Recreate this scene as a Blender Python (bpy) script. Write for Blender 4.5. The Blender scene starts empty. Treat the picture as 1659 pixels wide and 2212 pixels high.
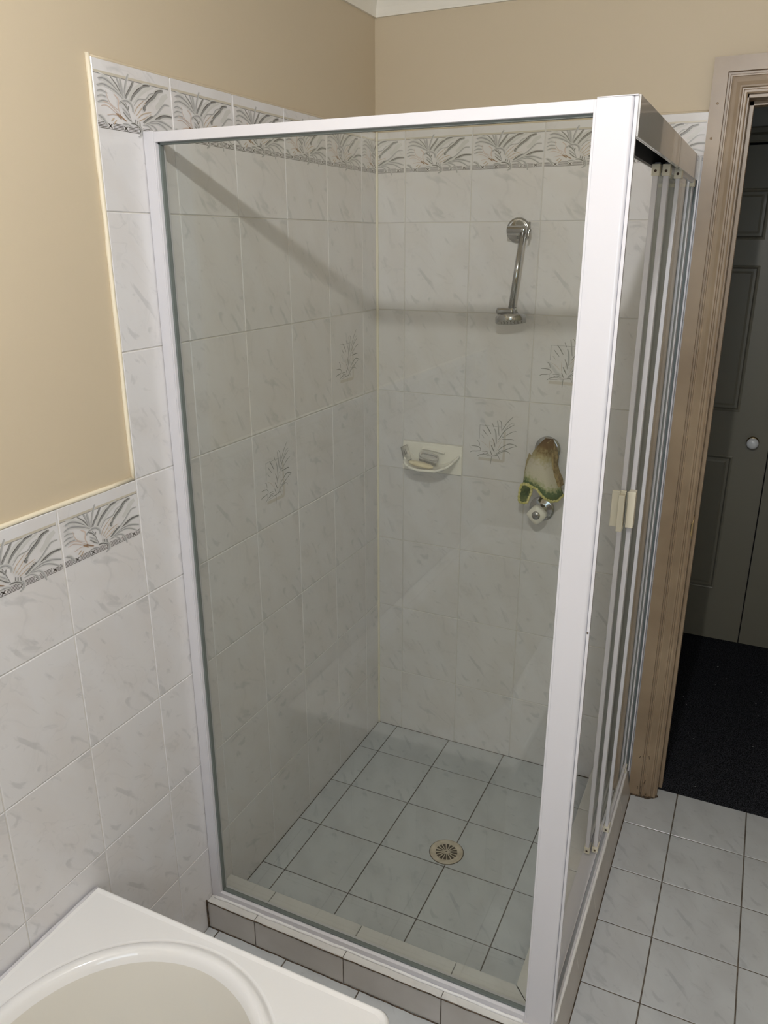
import bpy, bmesh, math, random
from mathutils import Vector, Matrix

# ---------------------------------------------------------------- camera, light, exposure
scene = bpy.context.scene
COL = scene.collection
random.seed(7)

cam_d = bpy.data.cameras.new('camera')
cam = bpy.data.objects.new('camera', cam_d)
COL.objects.link(cam)
scene.camera = cam
RX = Vector((0.90418, 0.42714, -0.00174)); RY = Vector((0.13718, -0.29422, -0.94584)); RZ = Vector((-0.40452, 0.85498, -0.32463))
m = Matrix((RX, -RY, -RZ)).transposed().to_4x4()
m.translation = Vector((1.0783, -2.2324, 1.6688))
cam.matrix_world = m
cam_d.sensor_fit = 'VERTICAL'
cam_d.sensor_height = 24.0
cam_d.sensor_width = 18.0
cam_d.lens = 1703.7 * 24.0 / 2212.0
cam_d.clip_start = 0.02

LAMP = Vector((0.92, -1.98, 2.255)); LAMP_R = 0.020; LAMP_STRENGTH = 3750.0; LAMP_COL = (1.0, 0.978, 0.955)
WORLD_STRENGTH = 0.02
w = bpy.data.worlds.new('world'); scene.world = w; w.use_nodes = True
w.node_tree.nodes['Background'].inputs[0].default_value = (0.5, 0.55, 0.65, 1)
w.node_tree.nodes['Background'].inputs[1].default_value = WORLD_STRENGTH

# added cool fill light at the unseen rear wall, behind the photographer
FILL_POWER = 12.0
ld = bpy.data.lights.new('rear_fill_light', 'AREA'); ld.shape = 'RECTANGLE'; ld.size = 1.1; ld.size_y = 0.8
ld.energy = FILL_POWER; ld.color = (0.72, 0.86, 1.0)
lo = bpy.data.objects.new('rear_fill_light', ld); COL.objects.link(lo)
lo.location = (1.35, -3.045, 1.55); lo.rotation_euler = (math.radians(90), 0, 0)   # faces +y

vs = scene.view_settings
vs.view_transform = 'Standard'; vs.look = 'None'; vs.gamma = 1.0; vs.use_curve_mapping = False
vs.exposure = -0.48
try:
    scene.cycles.transparent_max_bounces = 24
    scene.cycles.max_bounces = 10
    scene.cycles.diffuse_bounces = 6
except Exception:
    pass

# ---------------------------------------------------------------- helpers
class MB:
    """collects faces; .build() links them as ONE mesh object"""
    def __init__(s): s.v = []; s.f = []; s.m = []; s.uv = []; s.sd = []; s.sm = []
    def face(s, pts, mi=0, uvs=None, seed=0.0, smooth=False):
        i = len(s.v); s.v += [tuple(p) for p in pts]; s.f.append(tuple(range(i, i + len(pts))))
        s.m.append(mi); s.uv.append(uvs or [(0, 0)] * len(pts)); s.sd.append(seed); s.sm.append(smooth)
    def poly(s, verts, faces, mi=0, smooth=False, uvf=None):
        i = len(s.v); s.v += [tuple(p) for p in verts]
        for f in faces:
            s.f.append(tuple(i + k for k in f)); s.m.append(mi)
            s.uv.append([uvf(verts[k]) for k in f] if uvf else [(0, 0)] * len(f)); s.sd.append(0); s.sm.append(smooth)
    def box(s, a, b, mi=0):
        x0, y0, z0 = [min(a[k], b[k]) for k in range(3)]; x1, y1, z1 = [max(a[k], b[k]) for k in range(3)]
        V = [(x0,y0,z0),(x1,y0,z0),(x1,y1,z0),(x0,y1,z0),(x0,y0,z1),(x1,y0,z1),(x1,y1,z1),(x0,y1,z1)]
        s.poly(V, [(0,3,2,1),(4,5,6,7),(0,1,5,4),(1,2,6,5),(2,3,7,6),(3,0,4,7)], mi)
        return s
    def prism(s, prof, axis, a, b, mi=0, smooth=False):
        """prof: closed 2D list (counter-clockwise), extruded along axis from a to b"""
        def P(p, t):
            if axis == 0: return (t, p[0], p[1])
            if axis == 1: return (p[0], t, p[1])
            return (p[0], p[1], t)
        n = len(prof); V = [P(p, a) for p in prof] + [P(p, b) for p in prof]
        F = [(i, (i + 1) % n, n + (i + 1) % n, n + i) for i in range(n)] + [tuple(range(n))[::-1], tuple(range(n, 2 * n))]
        s.poly(V, F, mi, smooth); return s
    def tube(s, pts, r, n=12, mi=0, cap=True, smooth=True):
        pts = [Vector(p) for p in pts]; rr = r if isinstance(r, (list, tuple)) else [r] * len(pts)
        V = []; up = Vector((0.13, 0.31, 0.94))
        t0 = (pts[1] - pts[0]).normalized(); nrm = t0.cross(up).normalized()
        for i, p in enumerate(pts):
            t = (pts[min(i + 1, len(pts) - 1)] - pts[max(i - 1, 0)]).normalized()
            nrm = (nrm - t * nrm.dot(t)).normalized(); bi = t.cross(nrm)
            for k in range(n):
                a = 2 * math.pi * k / n; V.append(p + (nrm * math.cos(a) + bi * math.sin(a)) * rr[i])
        F = []
        for i in range(len(pts) - 1):
            for k in range(n):
                F.append((i * n + k, i * n + (k + 1) % n, (i + 1) * n + (k + 1) % n, (i + 1) * n + k))
        if cap: F.append(tuple(range(n))[::-1]); F.append(tuple((len(pts) - 1) * n + k for k in range(n)))
        s.poly(V, F, mi, smooth); return s
    def lathe(s, prof, o, ax, n=32, mi=0, smooth=True):
        """prof: list of (radius, height along ax)"""
        o = Vector(o); ax = Vector(ax).normalized(); u = ax.orthogonal().normalized(); w2 = ax.cross(u)
        V = []
        for r, h in prof:
            for k in range(n):
                a = 2 * math.pi * k / n; V.append(o + ax * h + (u * math.cos(a) + w2 * math.sin(a)) * max(r, 1e-5))
        F = []
        for i in range(len(prof) - 1):
            for k in range(n):
                F.append((i * n + k, i * n + (k + 1) % n, (i + 1) * n + (k + 1) % n, (i + 1) * n + k))
        s.poly(V, F, mi, smooth); return s
    def grid(s, fn, nu, nv, mi=0, smooth=True, uv=True, closeu=False):
        V = []; T = []
        for j in range(nv + 1):
            for i in range(nu + 1):
                a, b = i / nu, j / nv; V.append(fn(a, b)); T.append((a, b))
        i0 = len(s.v); s.v += [tuple(p) for p in V]
        for j in range(nv):
            for i in range(nu):
                q = [j*(nu+1)+i, j*(nu+1)+i+1, (j+1)*(nu+1)+i+1, (j+1)*(nu+1)+i]
                s.f.append(tuple(i0 + k for k in q)); s.m.append(mi); s.uv.append([T[k] for k in q]); s.sd.append(0); s.sm.append(smooth)
        return s
    def build(s, name, mats, parent=None, bevel=0, weld=False, solid=0, sub=0, flip=True):
        me = bpy.data.meshes.new(name); me.from_pydata(s.v, [], s.f)
        for mt in (mats if isinstance(mats, (list, tuple)) else [mats]): me.materials.append(mt)
        uvl = me.uv_layers.new(name='UVMap'); sdl = me.uv_layers.new(name='seed')
        k = 0
        for fi in range(len(s.f)):
            for j in range(len(s.f[fi])):
                uvl.data[k].uv = s.uv[fi][j]; sdl.data[k].uv = (s.sd[fi], s.sd[fi] * 1.7); k += 1
        for i, p in enumerate(me.polygons): p.material_index = s.m[i]; p.use_smooth = s.sm[i]
        me.update()
        if weld or flip:
            b = bmesh.new(); b.from_mesh(me)
            if weld: bmesh.ops.remove_doubles(b, verts=b.verts, dist=1e-5)
            if flip: bmesh.ops.recalc_face_normals(b, faces=b.faces)
            b.to_mesh(me); b.free()
        o = bpy.data.objects.new(name, me); COL.objects.link(o)
        if parent is not None: o.parent = parent; o.matrix_parent_inverse = parent.matrix_world.inverted()
        if solid:
            md = o.modifiers.new('solid', 'SOLIDIFY'); md.thickness = solid; md.offset = 0
        if bevel:
            md = o.modifiers.new('bevel', 'BEVEL'); md.width = bevel; md.segments = 2; md.limit_method = 'ANGLE'; md.angle_limit = math.radians(40)
        if sub:
            md = o.modifiers.new('sub', 'SUBSURF'); md.levels = sub; md.render_levels = sub
        return o

def tag(o, label=None, cat=None, group=None, kind=None):
    if label: o['label'] = label
    if cat: o['category'] = cat
    if group: o['group'] = group
    if kind: o['kind'] = kind
    return o
def thing(name, label, cat, loc=(0, 0, 0), group=None):
    o = bpy.data.objects.new(name, None); COL.objects.link(o); o.location = loc; o.empty_display_size = 0.05
    bpy.context.view_layer.update()
    return tag(o, label, cat, group)

# ---------------------------------------------------------------- materials
def mat(name, col, rough=0.5, metal=0.0, spec=0.5, coat=0.0, bump=None, emit=None):
    m = bpy.data.materials.new(name); m.use_nodes = True; nt = m.node_tree; b = nt.nodes['Principled BSDF']
    b.inputs['Base Color'].default_value = (*col, 1); b.inputs['Roughness'].default_value = rough
    b.inputs['Metallic'].default_value = metal; b.inputs['Specular IOR Level'].default_value = spec
    b.inputs['Coat Weight'].default_value = coat
    if bump:
        sc_, st, dist = bump
        n = nt.nodes.new('ShaderNodeTexNoise'); n.inputs['Scale'].default_value = sc_; n.inputs['Detail'].default_value = 4
        tc = nt.nodes.new('ShaderNodeTexCoord'); nt.links.new(tc.outputs['Object'], n.inputs['Vector'])
        bp = nt.nodes.new('ShaderNodeBump'); bp.inputs['Strength'].default_value = st; bp.inputs['Distance'].default_value = dist
        nt.links.new(n.outputs['Fac'], bp.inputs['Height']); nt.links.new(bp.outputs['Normal'], b.inputs['Normal'])
    if emit:
        b.inputs['Emission Color'].default_value = (*emit[0], 1); b.inputs['Emission Strength'].default_value = emit[1]
    return m
def noise_col(m, scale, cols, detail=4, lo=0.35, hi=0.65, coord='Object', dist=0.0):
    """drive the base colour by a noise between two colours"""
    nt = m.node_tree; b = nt.nodes['Principled BSDF']
    tc = nt.nodes.new('ShaderNodeTexCoord'); n = nt.nodes.new('ShaderNodeTexNoise')
    n.inputs['Scale'].default_value = scale; n.inputs['Detail'].default_value = detail; n.inputs['Distortion'].default_value = dist
    r = nt.nodes.new('ShaderNodeValToRGB'); nt.links.new(tc.outputs[coord], n.inputs['Vector']); nt.links.new(n.outputs['Fac'], r.inputs['Fac'])
    r.color_ramp.elements[0].position = lo; r.color_ramp.elements[0].color = (*cols[0], 1)
    r.color_ramp.elements[1].position = hi; r.color_ramp.elements[1].color = (*cols[1], 1)
    nt.links.new(r.outputs['Color'], b.inputs['Base Color'])
    return m

def marble(name, base, warm, vein, rough, strength=1.0, dirt=None):
    """glazed marble-look tile: soft diagonal veins in tile coordinates (UV in metres) offset per tile by the seed layer"""
    m = bpy.data.materials.new(name); m.use_nodes = True; nt = m.node_tree; N = nt.nodes; L = nt.links
    b = N['Principled BSDF']; b.inputs['Roughness'].default_value = rough; b.inputs['Specular IOR Level'].default_value = 0.5
    uv = N.new('ShaderNodeUVMap'); uv.uv_map = 'UVMap'; sd = N.new('ShaderNodeUVMap'); sd.uv_map = 'seed'
    add = N.new('ShaderNodeVectorMath'); add.operation = 'ADD'; L.new(uv.outputs[0], add.inputs[0]); L.new(sd.outputs[0], add.inputs[1])
    def streak(rot, sx, sy, scale, detail, p0, p1, dist):
        m0 = N.new('ShaderNodeMapping'); m0.inputs['Rotation'].default_value = (0, 0, rot); L.new(add.outputs[0], m0.inputs['Vector'])
        mp = N.new('ShaderNodeMapping'); mp.inputs['Scale'].default_value = (sx, sy, 1); L.new(m0.outputs[0], mp.inputs['Vector'])
        n = N.new('ShaderNodeTexNoise'); n.inputs['Scale'].default_value = scale; n.inputs['Detail'].default_value = detail
        n.inputs['Distortion'].default_value = dist; L.new(mp.outputs[0], n.inputs['Vector'])
        r = N.new('ShaderNodeValToRGB'); L.new(n.outputs['Fac'], r.inputs['Fac'])
        r.color_ramp.elements[0].position = p0; r.color_ramp.elements[0].color = (0, 0, 0, 1)
        r.color_ramp.elements[1].position = p1; r.color_ramp.elements[1].color = (1, 1, 1, 1)
        return r.outputs['Color'], n.outputs['Fac']
    s1, _ = streak(-0.62, 1.0, 0.30, 42, 3, 0.62, 0.72, 0.5)       # short diagonal dashes
    s2, nf = streak(-0.5, 1.0, 0.5, 11, 5, 0.42, 0.62, 0.3)         # cloud
    s3, _ = streak(-1.0, 1.0, 0.45, 24, 4, 0.61, 0.70, 1.8)        # curls
    # thin curved ridge: |noise-0.5|
    mp = N.new('ShaderNodeMapping'); mp.inputs['Rotation'].default_value = (0, 0, -0.7); L.new(add.outputs[0], mp.inputs['Vector'])
    n4 = N.new('ShaderNodeTexNoise'); n4.inputs['Scale'].default_value = 8; n4.inputs['Detail'].default_value = 3; n4.inputs['Distortion'].default_value = 0.8; L.new(mp.outputs[0], n4.inputs['Vector'])
    sub = N.new('ShaderNodeMath'); sub.operation = 'SUBTRACT'; L.new(n4.outputs['Fac'], sub.inputs[0]); sub.inputs[1].default_value = 0.5
    ab = N.new('ShaderNodeMath'); ab.operation = 'ABSOLUTE'; L.new(sub.outputs[0], ab.inputs[0])
    mr = N.new('ShaderNodeMapRange'); mr.inputs['From Min'].default_value = 0.0; mr.inputs['From Max'].default_value = 0.018; mr.inputs['To Min'].default_value = 1; mr.inputs['To Max'].default_value = 0; L.new(ab.outputs[0], mr.inputs['Value'])
    rm = N.new('ShaderNodeMath'); rm.operation = 'MULTIPLY'; L.new(mr.outputs[0], rm.inputs[0]); L.new(s2, rm.inputs[1])
    def mixc(fac, a, bcol, k):
        x = N.new('ShaderNodeMix'); x.data_type = 'RGBA'
        mm = N.new('ShaderNodeMath'); mm.operation = 'MULTIPLY'; L.new(fac, mm.inputs[0]); mm.inputs[1].default_value = k; L.new(mm.outputs[0], x.inputs[0])
        if isinstance(a, tuple): x.inputs[6].default_value = (*a, 1)
        else: L.new(a, x.inputs[6])
        x.inputs[7].default_value = (*bcol, 1); return x.outputs[2]
    c = mixc(s2, base, warm, 0.7)
    c = mixc(s1, c, vein, 0.32 * strength); c = mixc(s3, c, vein, 0.30 * strength); c = mixc(rm.outputs[0], c, vein, 0.16 * strength)
    L.new(c, b.inputs['Base Color'])
    # faint surface waviness of the glaze
    tc = N.new('ShaderNodeTexCoord'); nb = N.new('ShaderNodeTexNoise'); nb.inputs['Scale'].default_value = 14; L.new(tc.outputs['Object'], nb.inputs['Vector'])
    bp = N.new('ShaderNodeBump'); bp.inputs['Strength'].default_value = 0.08; bp.inputs['Distance'].default_value = 0.004; L.new(nb.outputs['Fac'], bp.inputs['Height']); L.new(bp.outputs['Normal'], b.inputs['Normal'])
    return m

def glass(name, tint, ior_r0=0.04):
    m = bpy.data.materials.new(name); m.use_nodes = True; nt = m.node_tree; N = nt.nodes; L = nt.links; N.clear()
    out = N.new('ShaderNodeOutputMaterial'); mix = N.new('ShaderNodeMixShader'); tr = N.new('ShaderNodeBsdfTransparent'); gl = N.new('ShaderNodeBsdfGlossy')
    tr.inputs[0].default_value = (*tint, 1); gl.inputs['Roughness'].default_value = 0.0; gl.inputs[0].default_value = (1, 1, 1, 1)
    lw = N.new('ShaderNodeLayerWeight'); lw.inputs[0].default_value = 0.5
    pw = N.new('ShaderNodeMath'); pw.operation = 'POWER'; L.new(lw.outputs['Facing'], pw.inputs[0]); pw.inputs[1].default_value = 5
    ma = N.new('ShaderNodeMath'); ma.operation = 'MULTIPLY_ADD'; L.new(pw.outputs[0], ma.inputs[0]); ma.inputs[1].default_value = 1 - ior_r0; ma.inputs[2].default_value = ior_r0
    L.new(ma.outputs[0], mix.inputs[0]); L.new(tr.outputs[0], mix.inputs[1]); L.new(gl.outputs[0], mix.inputs[2]); L.new(mix.outputs[0], out.inputs[0])
    return m

M = {}
M['paint'] = mat('cream_paint', (0.58, 0.495, 0.365), 0.55, bump=(90, 0.10, 0.002))
M['ceiling'] = mat('ceiling_paint', (0.82, 0.79, 0.72), 0.8)
M['cornice'] = mat('cornice_paint', (0.80, 0.77, 0.70), 0.7)
M['tile'] = marble('wall_tile_glaze', (0.715, 0.71, 0.73), (0.675, 0.655, 0.655), (0.42, 0.43, 0.45), 0.16, 1.2)
M['floortile'] = marble('floor_tile_glaze', (0.57, 0.60, 0.63), (0.50, 0.52, 0.545), (0.27, 0.29, 0.33), 0.22, 0.9)
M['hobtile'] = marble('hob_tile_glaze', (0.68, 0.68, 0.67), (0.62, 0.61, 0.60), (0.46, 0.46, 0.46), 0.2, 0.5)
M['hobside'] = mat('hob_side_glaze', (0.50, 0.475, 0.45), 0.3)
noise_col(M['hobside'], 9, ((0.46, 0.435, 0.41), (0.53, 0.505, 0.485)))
M['grout'] = mat('wall_grout', (0.66, 0.64, 0.60), 0.9)
M['floorgrout'] = noise_col(mat('floor_grout', (0.12, 0.10, 0.085), 0.95), 60, ((0.085, 0.07, 0.055), (0.17, 0.145, 0.12)))
M['silicone'] = mat('cream_sealant', (0.80, 0.76, 0.64), 0.4)
M['bead'] = mat('painted_bead', (0.80, 0.73, 0.58), 0.5)
M['frame'] = mat('white_powder_coat', (0.66, 0.655, 0.70), 0.22)
M['header'] = mat('pale_gloss_metal', (0.60, 0.59, 0.58), 0.16, coat=0.6)
M['track'] = mat('dark_anodised_track', (0.10, 0.10, 0.105), 0.35, metal=0.5)
M['gasket'] = mat('grey_gasket', (0.16, 0.185, 0.18), 0.5)
M['plastic'] = mat('ivory_plastic', (0.74, 0.70, 0.58), 0.35)
M['screw'] = mat('rusty_screw', (0.12, 0.08, 0.055), 0.6, metal=0.3)
M['glass'] = glass('shower_glass', (0.910, 0.920, 0.900))
M['doorglass'] = glass('door_glass', (0.93, 0.945, 0.925))
M['edge'] = mat('glass_edge_green', (0.12, 0.19, 0.165), 0.2)
M['chrome'] = mat('chrome', (0.46, 0.47, 0.49), 0.12, metal=1.0)
M['chrome_dark'] = mat('dark_chrome_hole', (0.04, 0.04, 0.04), 0.4, metal=0.5)
M['nozzle'] = mat('shower_face', (0.34, 0.35, 0.34), 0.35, metal=0.6)
M['knob'] = mat('frosted_tap_knob', (0.80, 0.78, 0.72), 0.3)
M['ceramic'] = mat('white_ceramic', (0.88, 0.86, 0.80), 0.14)
M['soap'] = noise_col(mat('cream_soap', (0.75, 0.62, 0.38), 0.45), 60, ((0.74, 0.65, 0.45), (0.84, 0.76, 0.56)))
M['clear'] = glass('clear_plastic', (0.86, 0.85, 0.84), 0.07)
M['clearp'] = mat('clear_plastic_gloss', (0.74, 0.72, 0.70), 0.08, spec=0.8)
M['clearp'].node_tree.nodes['Principled BSDF'].inputs['Transmission Weight'].default_value = 0.35
M['bristle'] = mat('grey_bristles', (0.42, 0.41, 0.40), 0.7)
M['foil'] = noise_col(mat('foil_sachet', (0.5, 0.48, 0.45), 0.35, metal=0.2), 70, ((0.40, 0.39, 0.36), (0.60, 0.58, 0.53)))
M['print'] = mat('dark_print', (0.14, 0.13, 0.12), 0.6)
M['drain'] = noise_col(mat('cream_drain_plastic', (0.6, 0.53, 0.43), 0.45), 50, ((0.50, 0.43, 0.34), (0.66, 0.60, 0.50)))
M['drain_dark'] = mat('drain_shadow', (0.09, 0.07, 0.05), 0.8)
M['acrylic'] = mat('white_acrylic', (0.86, 0.86, 0.87), 0.10, coat=0.5)
M['basin'] = mat('reflect_tinted_acrylic', (0.76, 0.74, 0.69), 0.12, coat=0.5)  # white acrylic; cream wall reflection put into the basin colour
M['casing'] = noise_col(mat('beige_gloss_paint', (0.60, 0.48, 0.36), 0.35), 7, ((0.26, 0.19, 0.125), (0.33, 0.25, 0.17)), detail=6)
M['rot'] = noise_col(mat('rotten_paint_edge', (0.12, 0.07, 0.035), 0.9), 90, ((0.04, 0.028, 0.018), (0.12, 0.08, 0.05)))
M['wardrobe'] = mat('taupe_door_paint', (0.20, 0.19, 0.15), 0.42)
M['hallwall'] = mat('hall_paint', (0.34, 0.36, 0.36), 0.8)
M['shadowgap'] = mat('painted_gap_shade', (0.01, 0.01, 0.01), 0.9)  # near-black, painted as shade in the strike hole and door gap
M['brass'] = mat('brass', (0.55, 0.42, 0.22), 0.25, metal=1.0)
M['porcelain'] = mat('porcelain_knob', (0.80, 0.82, 0.84), 0.12)
M['lampbase'] = mat('lamp_base', (0.8, 0.8, 0.8), 0.4)
M['lamp'] = mat('lamp_globe', (1, 1, 1), 0.5, emit=(LAMP_COL, LAMP_STRENGTH))
# carpet
M['carpet'] = mat('charcoal_carpet', (0.02, 0.022, 0.027), 1.0, spec=0.1, bump=(420, 0.9, 0.006))
noise_col(M['carpet'], 300, ((0.004, 0.0045, 0.006), (0.060, 0.064, 0.078)), detail=3, lo=.42, hi=.62)
M['lint'] = mat('lint', (0.55, 0.55, 0.55), 0.9)
# printed leaf tones
TONES = {0: (0.25, 0.25, 0.25), 1: (0.42, 0.42, 0.43), 2: (0.60, 0.60, 0.59), 3: (0.52, 0.43, 0.34), 4: (0.60, 0.50, 0.45), 5: (0.30, 0.20, 0.13), 6: (0.60, 0.56, 0.52), 7: (0.07, 0.06, 0.05), 8: (0.56, 0.52, 0.44)}
for k, c in TONES.items(): M['print%d' % k] = mat('tile_print_%d' % k, c, 0.2)
PRINTS = [M['print%d' % k] for k in range(9)]
# leaf artwork of the printed tiles: [points in mm from the tile corner, width in mm, tone]
BORDER_ART, MOTIF_ART = [[[[[87.9,229.5],[81.6,218.4],[76.0,204.4],[72.4,189.7]],4.4,1],[[[99.8,219.8],[91.2,208.4],[80.2,196.0],[75.5,187.8]],5.8,0],[[[141.5,218.8],[124.5,215.8],[109.1,206.3],[96.0,196.2],[87.6,186.5]],7.5,0],[[[122.6,218.2],[105.2,211.0],[91.9,199.3],[83.3,187.9]],5.8,2],[[[152.1,217.4],[133.3,211.4],[115.2,200.8],[94.1,184.4]],4.9,2],[[[177.5,215.4],[162.2,211.7],[151.0,202.3],[137.6,193.8],[126.7,184.5]],8.4,0],[[[153.1,208.1],[139.3,204.1],[128.3,194.9],[109.1,192.0],[95.7,180.2]],2.7,1],[[[189.1,209.3],[175.5,202.2],[166.6,192.1],[153.0,183.4]],11.1,2],[[[192.9,192.3],[179.0,191.9],[167.8,184.3],[156.5,174.9],[140.4,165.4]],4.0,1],[[[197.8,173.3],[178.7,173.4],[163.1,169.1],[144.5,160.4],[124.6,156.1]],7.1,0],[[[195.7,154.3],[174.3,160.8],[157.0,161.8],[139.4,158.4],[119.0,150.6]],5.3,1],[[[190.7,143.0],[173.2,153.6],[156.5,158.2],[136.5,155.7]],4.0,1],[[[158.1,128.6],[154.0,142.3],[145.5,150.8],[131.4,153.7]],4.0,1],[[[143.0,134.9],[139.5,143.5],[128.6,151.0],[114.2,150.5]],3.5,1],[[[101.4,129.3],[110.6,135.2],[109.8,144.7],[102.3,149.1]],4.9,1],[[[13.0,211.1],[26.8,213.3],[44.9,207.5],[60.4,197.2],[69.9,187.9]],6.7,1],[[[13.7,221.0],[29.6,217.5],[49.2,207.8],[64.3,194.2]],3.1,2],[[[42.5,218.5],[55.6,207.4],[64.6,195.8],[71.0,187.6]],3.5,0],[[[57.5,218.9],[62.4,208.7],[68.5,192.8]],4.9,1],[[[65.3,219.6],[67.6,207.1],[70.3,190.4]],4.9,1],[[[9.1,200.5],[23.2,204.3],[43.6,200.1],[59.8,193.0],[69.8,187.1]],5.3,1],[[[7.6,191.7],[17.3,194.3],[31.5,191.2]],3.5,1],[[[6.1,182.8],[15.9,186.2],[28.4,185.4]],3.5,1],[[[6.7,174.9],[18.8,178.4],[31.4,178.3]],4.0,1],[[[69.9,187.9],[76.9,175.9],[81.6,163.5],[86.4,151.1]],1.8,0],[[[57.3,178.1],[67.0,183.6],[80.6,185.2],[90.8,178.3],[91.6,169.1]],5.3,1],[[[63.4,182.2],[72.6,177.3],[78.2,170.1]],3.5,0],[[[65.2,172.8],[75.2,165.8],[82.1,159.8]],3.5,1],[[[66.3,166.2],[76.2,158.3],[84.5,153.5]],3.1,0],[[[81.7,177.8],[78.2,170.1]],3.1,0],[[[28.0,195.8],[30.4,184.7],[37.3,175.4],[55.5,167.3]],1.6,4],[[[46.6,192.2],[56.2,184.6],[54.2,173.0],[58.0,162.9]],3.1,4],[[[16.5,177.4],[33.0,175.1],[54.7,162.3]],1.6,4],[[[13.2,170.0],[28.2,171.6],[54.2,159.8]],1.6,4],[[[25.7,156.9],[41.2,160.0],[56.2,158.2]],1.6,4],[[[48.0,162.0],[54.1,158.9],[59.9,154.2]],3.5,5],[[[55.7,161.9],[62.6,156.8],[73.0,152.2]],2.7,5],[[[93.5,166.6],[102.3,178.1],[123.3,192.9]],1.8,3],[[[97.6,163.4],[111.1,175.2],[127.8,191.4]],1.8,3],[[[101.7,160.2],[117.2,169.5],[139.5,174.9]],1.8,3],[[[103.4,156.0],[123.4,163.8],[139.0,171.4]],1.8,3],[[[96.8,158.3],[95.4,149.7]],2.7,0],[[[101.6,156.6],[100.2,148.0]],2.7,0],[[[106.7,154.9],[106.7,147.6]],2.7,0],[[[6.3,154.4],[16.0,149.9],[24.7,138.8]],5.8,1],[[[84.0,150.1],[95.4,149.7],[108.4,143.3]],4.0,0],[[[63.2,146.8],[74.4,147.2],[85.3,144.3]],4.0,1],[[[33.9,148.6],[42.4,154.3]],2.7,3],[[[39.6,143.9],[47.4,151.6]],2.7,3],[[[117.3,154.9],[133.0,164.2],[143.3,168.2]],5.8,0],[[[126.7,184.5],[121.1,179.1],[122.8,174.9]],6.7,0]],
[[[[51.3,166.1],[118.8,165.3]],1.2,1],[[[52.4,166.2],[51.8,123.6]],1.5,1],[[[130.6,151.6],[130.7,104.9],[130.1,59.8]],7.3,6],[[[51.3,62.2],[90.6,61.6],[129.5,60.9]],8.4,6],[[[52.7,85.2],[51.9,76.0]],1.1,1],[[[53.4,69.3],[76.4,70.8]],1.4,1],[[[68.9,167.8],[77.3,158.6],[84.6,147.0],[88.2,141.8]],2.5,0],[[[61.5,153.7],[77.1,135.7]],1.8,0],[[[58.8,136.7],[67.2,127.4]],1.6,1],[[[90.1,175.8],[94.5,165.8],[95.5,162.5]],1.8,0],[[[98.3,158.4],[102.8,146.6],[104.9,124.6],[105.5,112.3]],3.9,1],[[[106.1,184.5],[109.0,169.3],[111.7,147.5],[113.3,138.8]],3.4,1],[[[111.6,186.1],[117.4,181.1],[119.7,168.2],[119.8,154.9]],1.8,0],[[[154.2,199.8],[139.1,183.1],[127.7,165.6],[119.9,152.7]],1.8,0],[[[158.5,181.1],[150.3,179.8],[138.7,168.9],[129.3,155.9],[119.9,141.7]],1.6,1],[[[158.8,175.7],[143.3,166.0],[127.3,151.2],[116.9,133.6],[111.6,126.4]],2.0,0],[[[165.9,157.2],[151.7,152.5],[139.9,144.8],[130.2,137.1]],1.7,0],[[[123.9,128.7],[139.5,129.8],[151.8,131.0],[159.6,129.6]],2.7,0],[[[122.5,135.3],[129.2,135.4]],3.9,1],[[[171.2,110.4],[159.2,115.7],[145.8,116.6],[133.8,110.8],[121.8,102.8],[113.2,92.9]],2.3,0],[[[166.2,110.9],[149.8,104.7],[133.4,96.2],[118.9,91.3],[105.8,80.8]],2.0,0],[[[149.6,86.3],[141.5,92.1],[128.0,91.2],[114.7,84.1],[103.7,77.2]],1.8,0],[[[89.8,107.3],[96.0,95.6],[100.9,87.1]],2.7,0],[[[93.4,129.0],[99.7,115.1],[102.0,101.8]],2.3,0],[[[44.5,117.8],[50.4,114.4],[53.0,106.8],[52.7,101.1]],1.6,0],[[[27.2,99.5],[39.4,99.7],[51.1,98.1],[57.1,92.5],[55.6,86.7]],2.0,0],[[[24.4,78.7],[30.7,82.8],[43.5,84.2],[56.1,86.7]],2.0,0],[[[46.4,67.4],[55.5,74.1],[69.3,76.8],[78.5,76.7]],1.8,0],[[[62.0,85.1],[73.5,86.3],[81.6,84.4]],1.6,0],[[[62.4,76.0],[70.2,80.9],[78.3,80.1],[85.4,76.3]],1.8,0],[[[87.0,91.2],[90.9,82.6],[92.8,77.1]],2.3,0],[[[76.3,73.0],[87.8,73.2],[101.5,74.7],[111.7,77.0],[117.9,65.2]],2.0,0],[[[92.4,72.6],[91.8,61.1],[90.6,49.0]],1.8,0],[[[85.6,124.8],[85.0,111.3],[86.4,93.4]],0.9,3],[[[94.6,126.9],[97.5,112.6],[93.4,103.2]],0.7,3],[[[106.5,113.5],[115.1,123.4],[120.4,130.6]],0.9,3],[[[105.5,87.6],[113.8,103.1],[120.9,120.6]],0.9,3],[[[56.1,117.3],[70.2,109.7],[82.2,97.5]],0.8,3]]]
W_T = 0.2; H_T = 0.2467; ZA = 1.7193; ZTOP = 1.9627
ZC = ZA - 2 * H_T                      # top of the dado
CEIL = 2.336; FZ = 0.008; YR = -3.06; XR = 2.45

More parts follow.
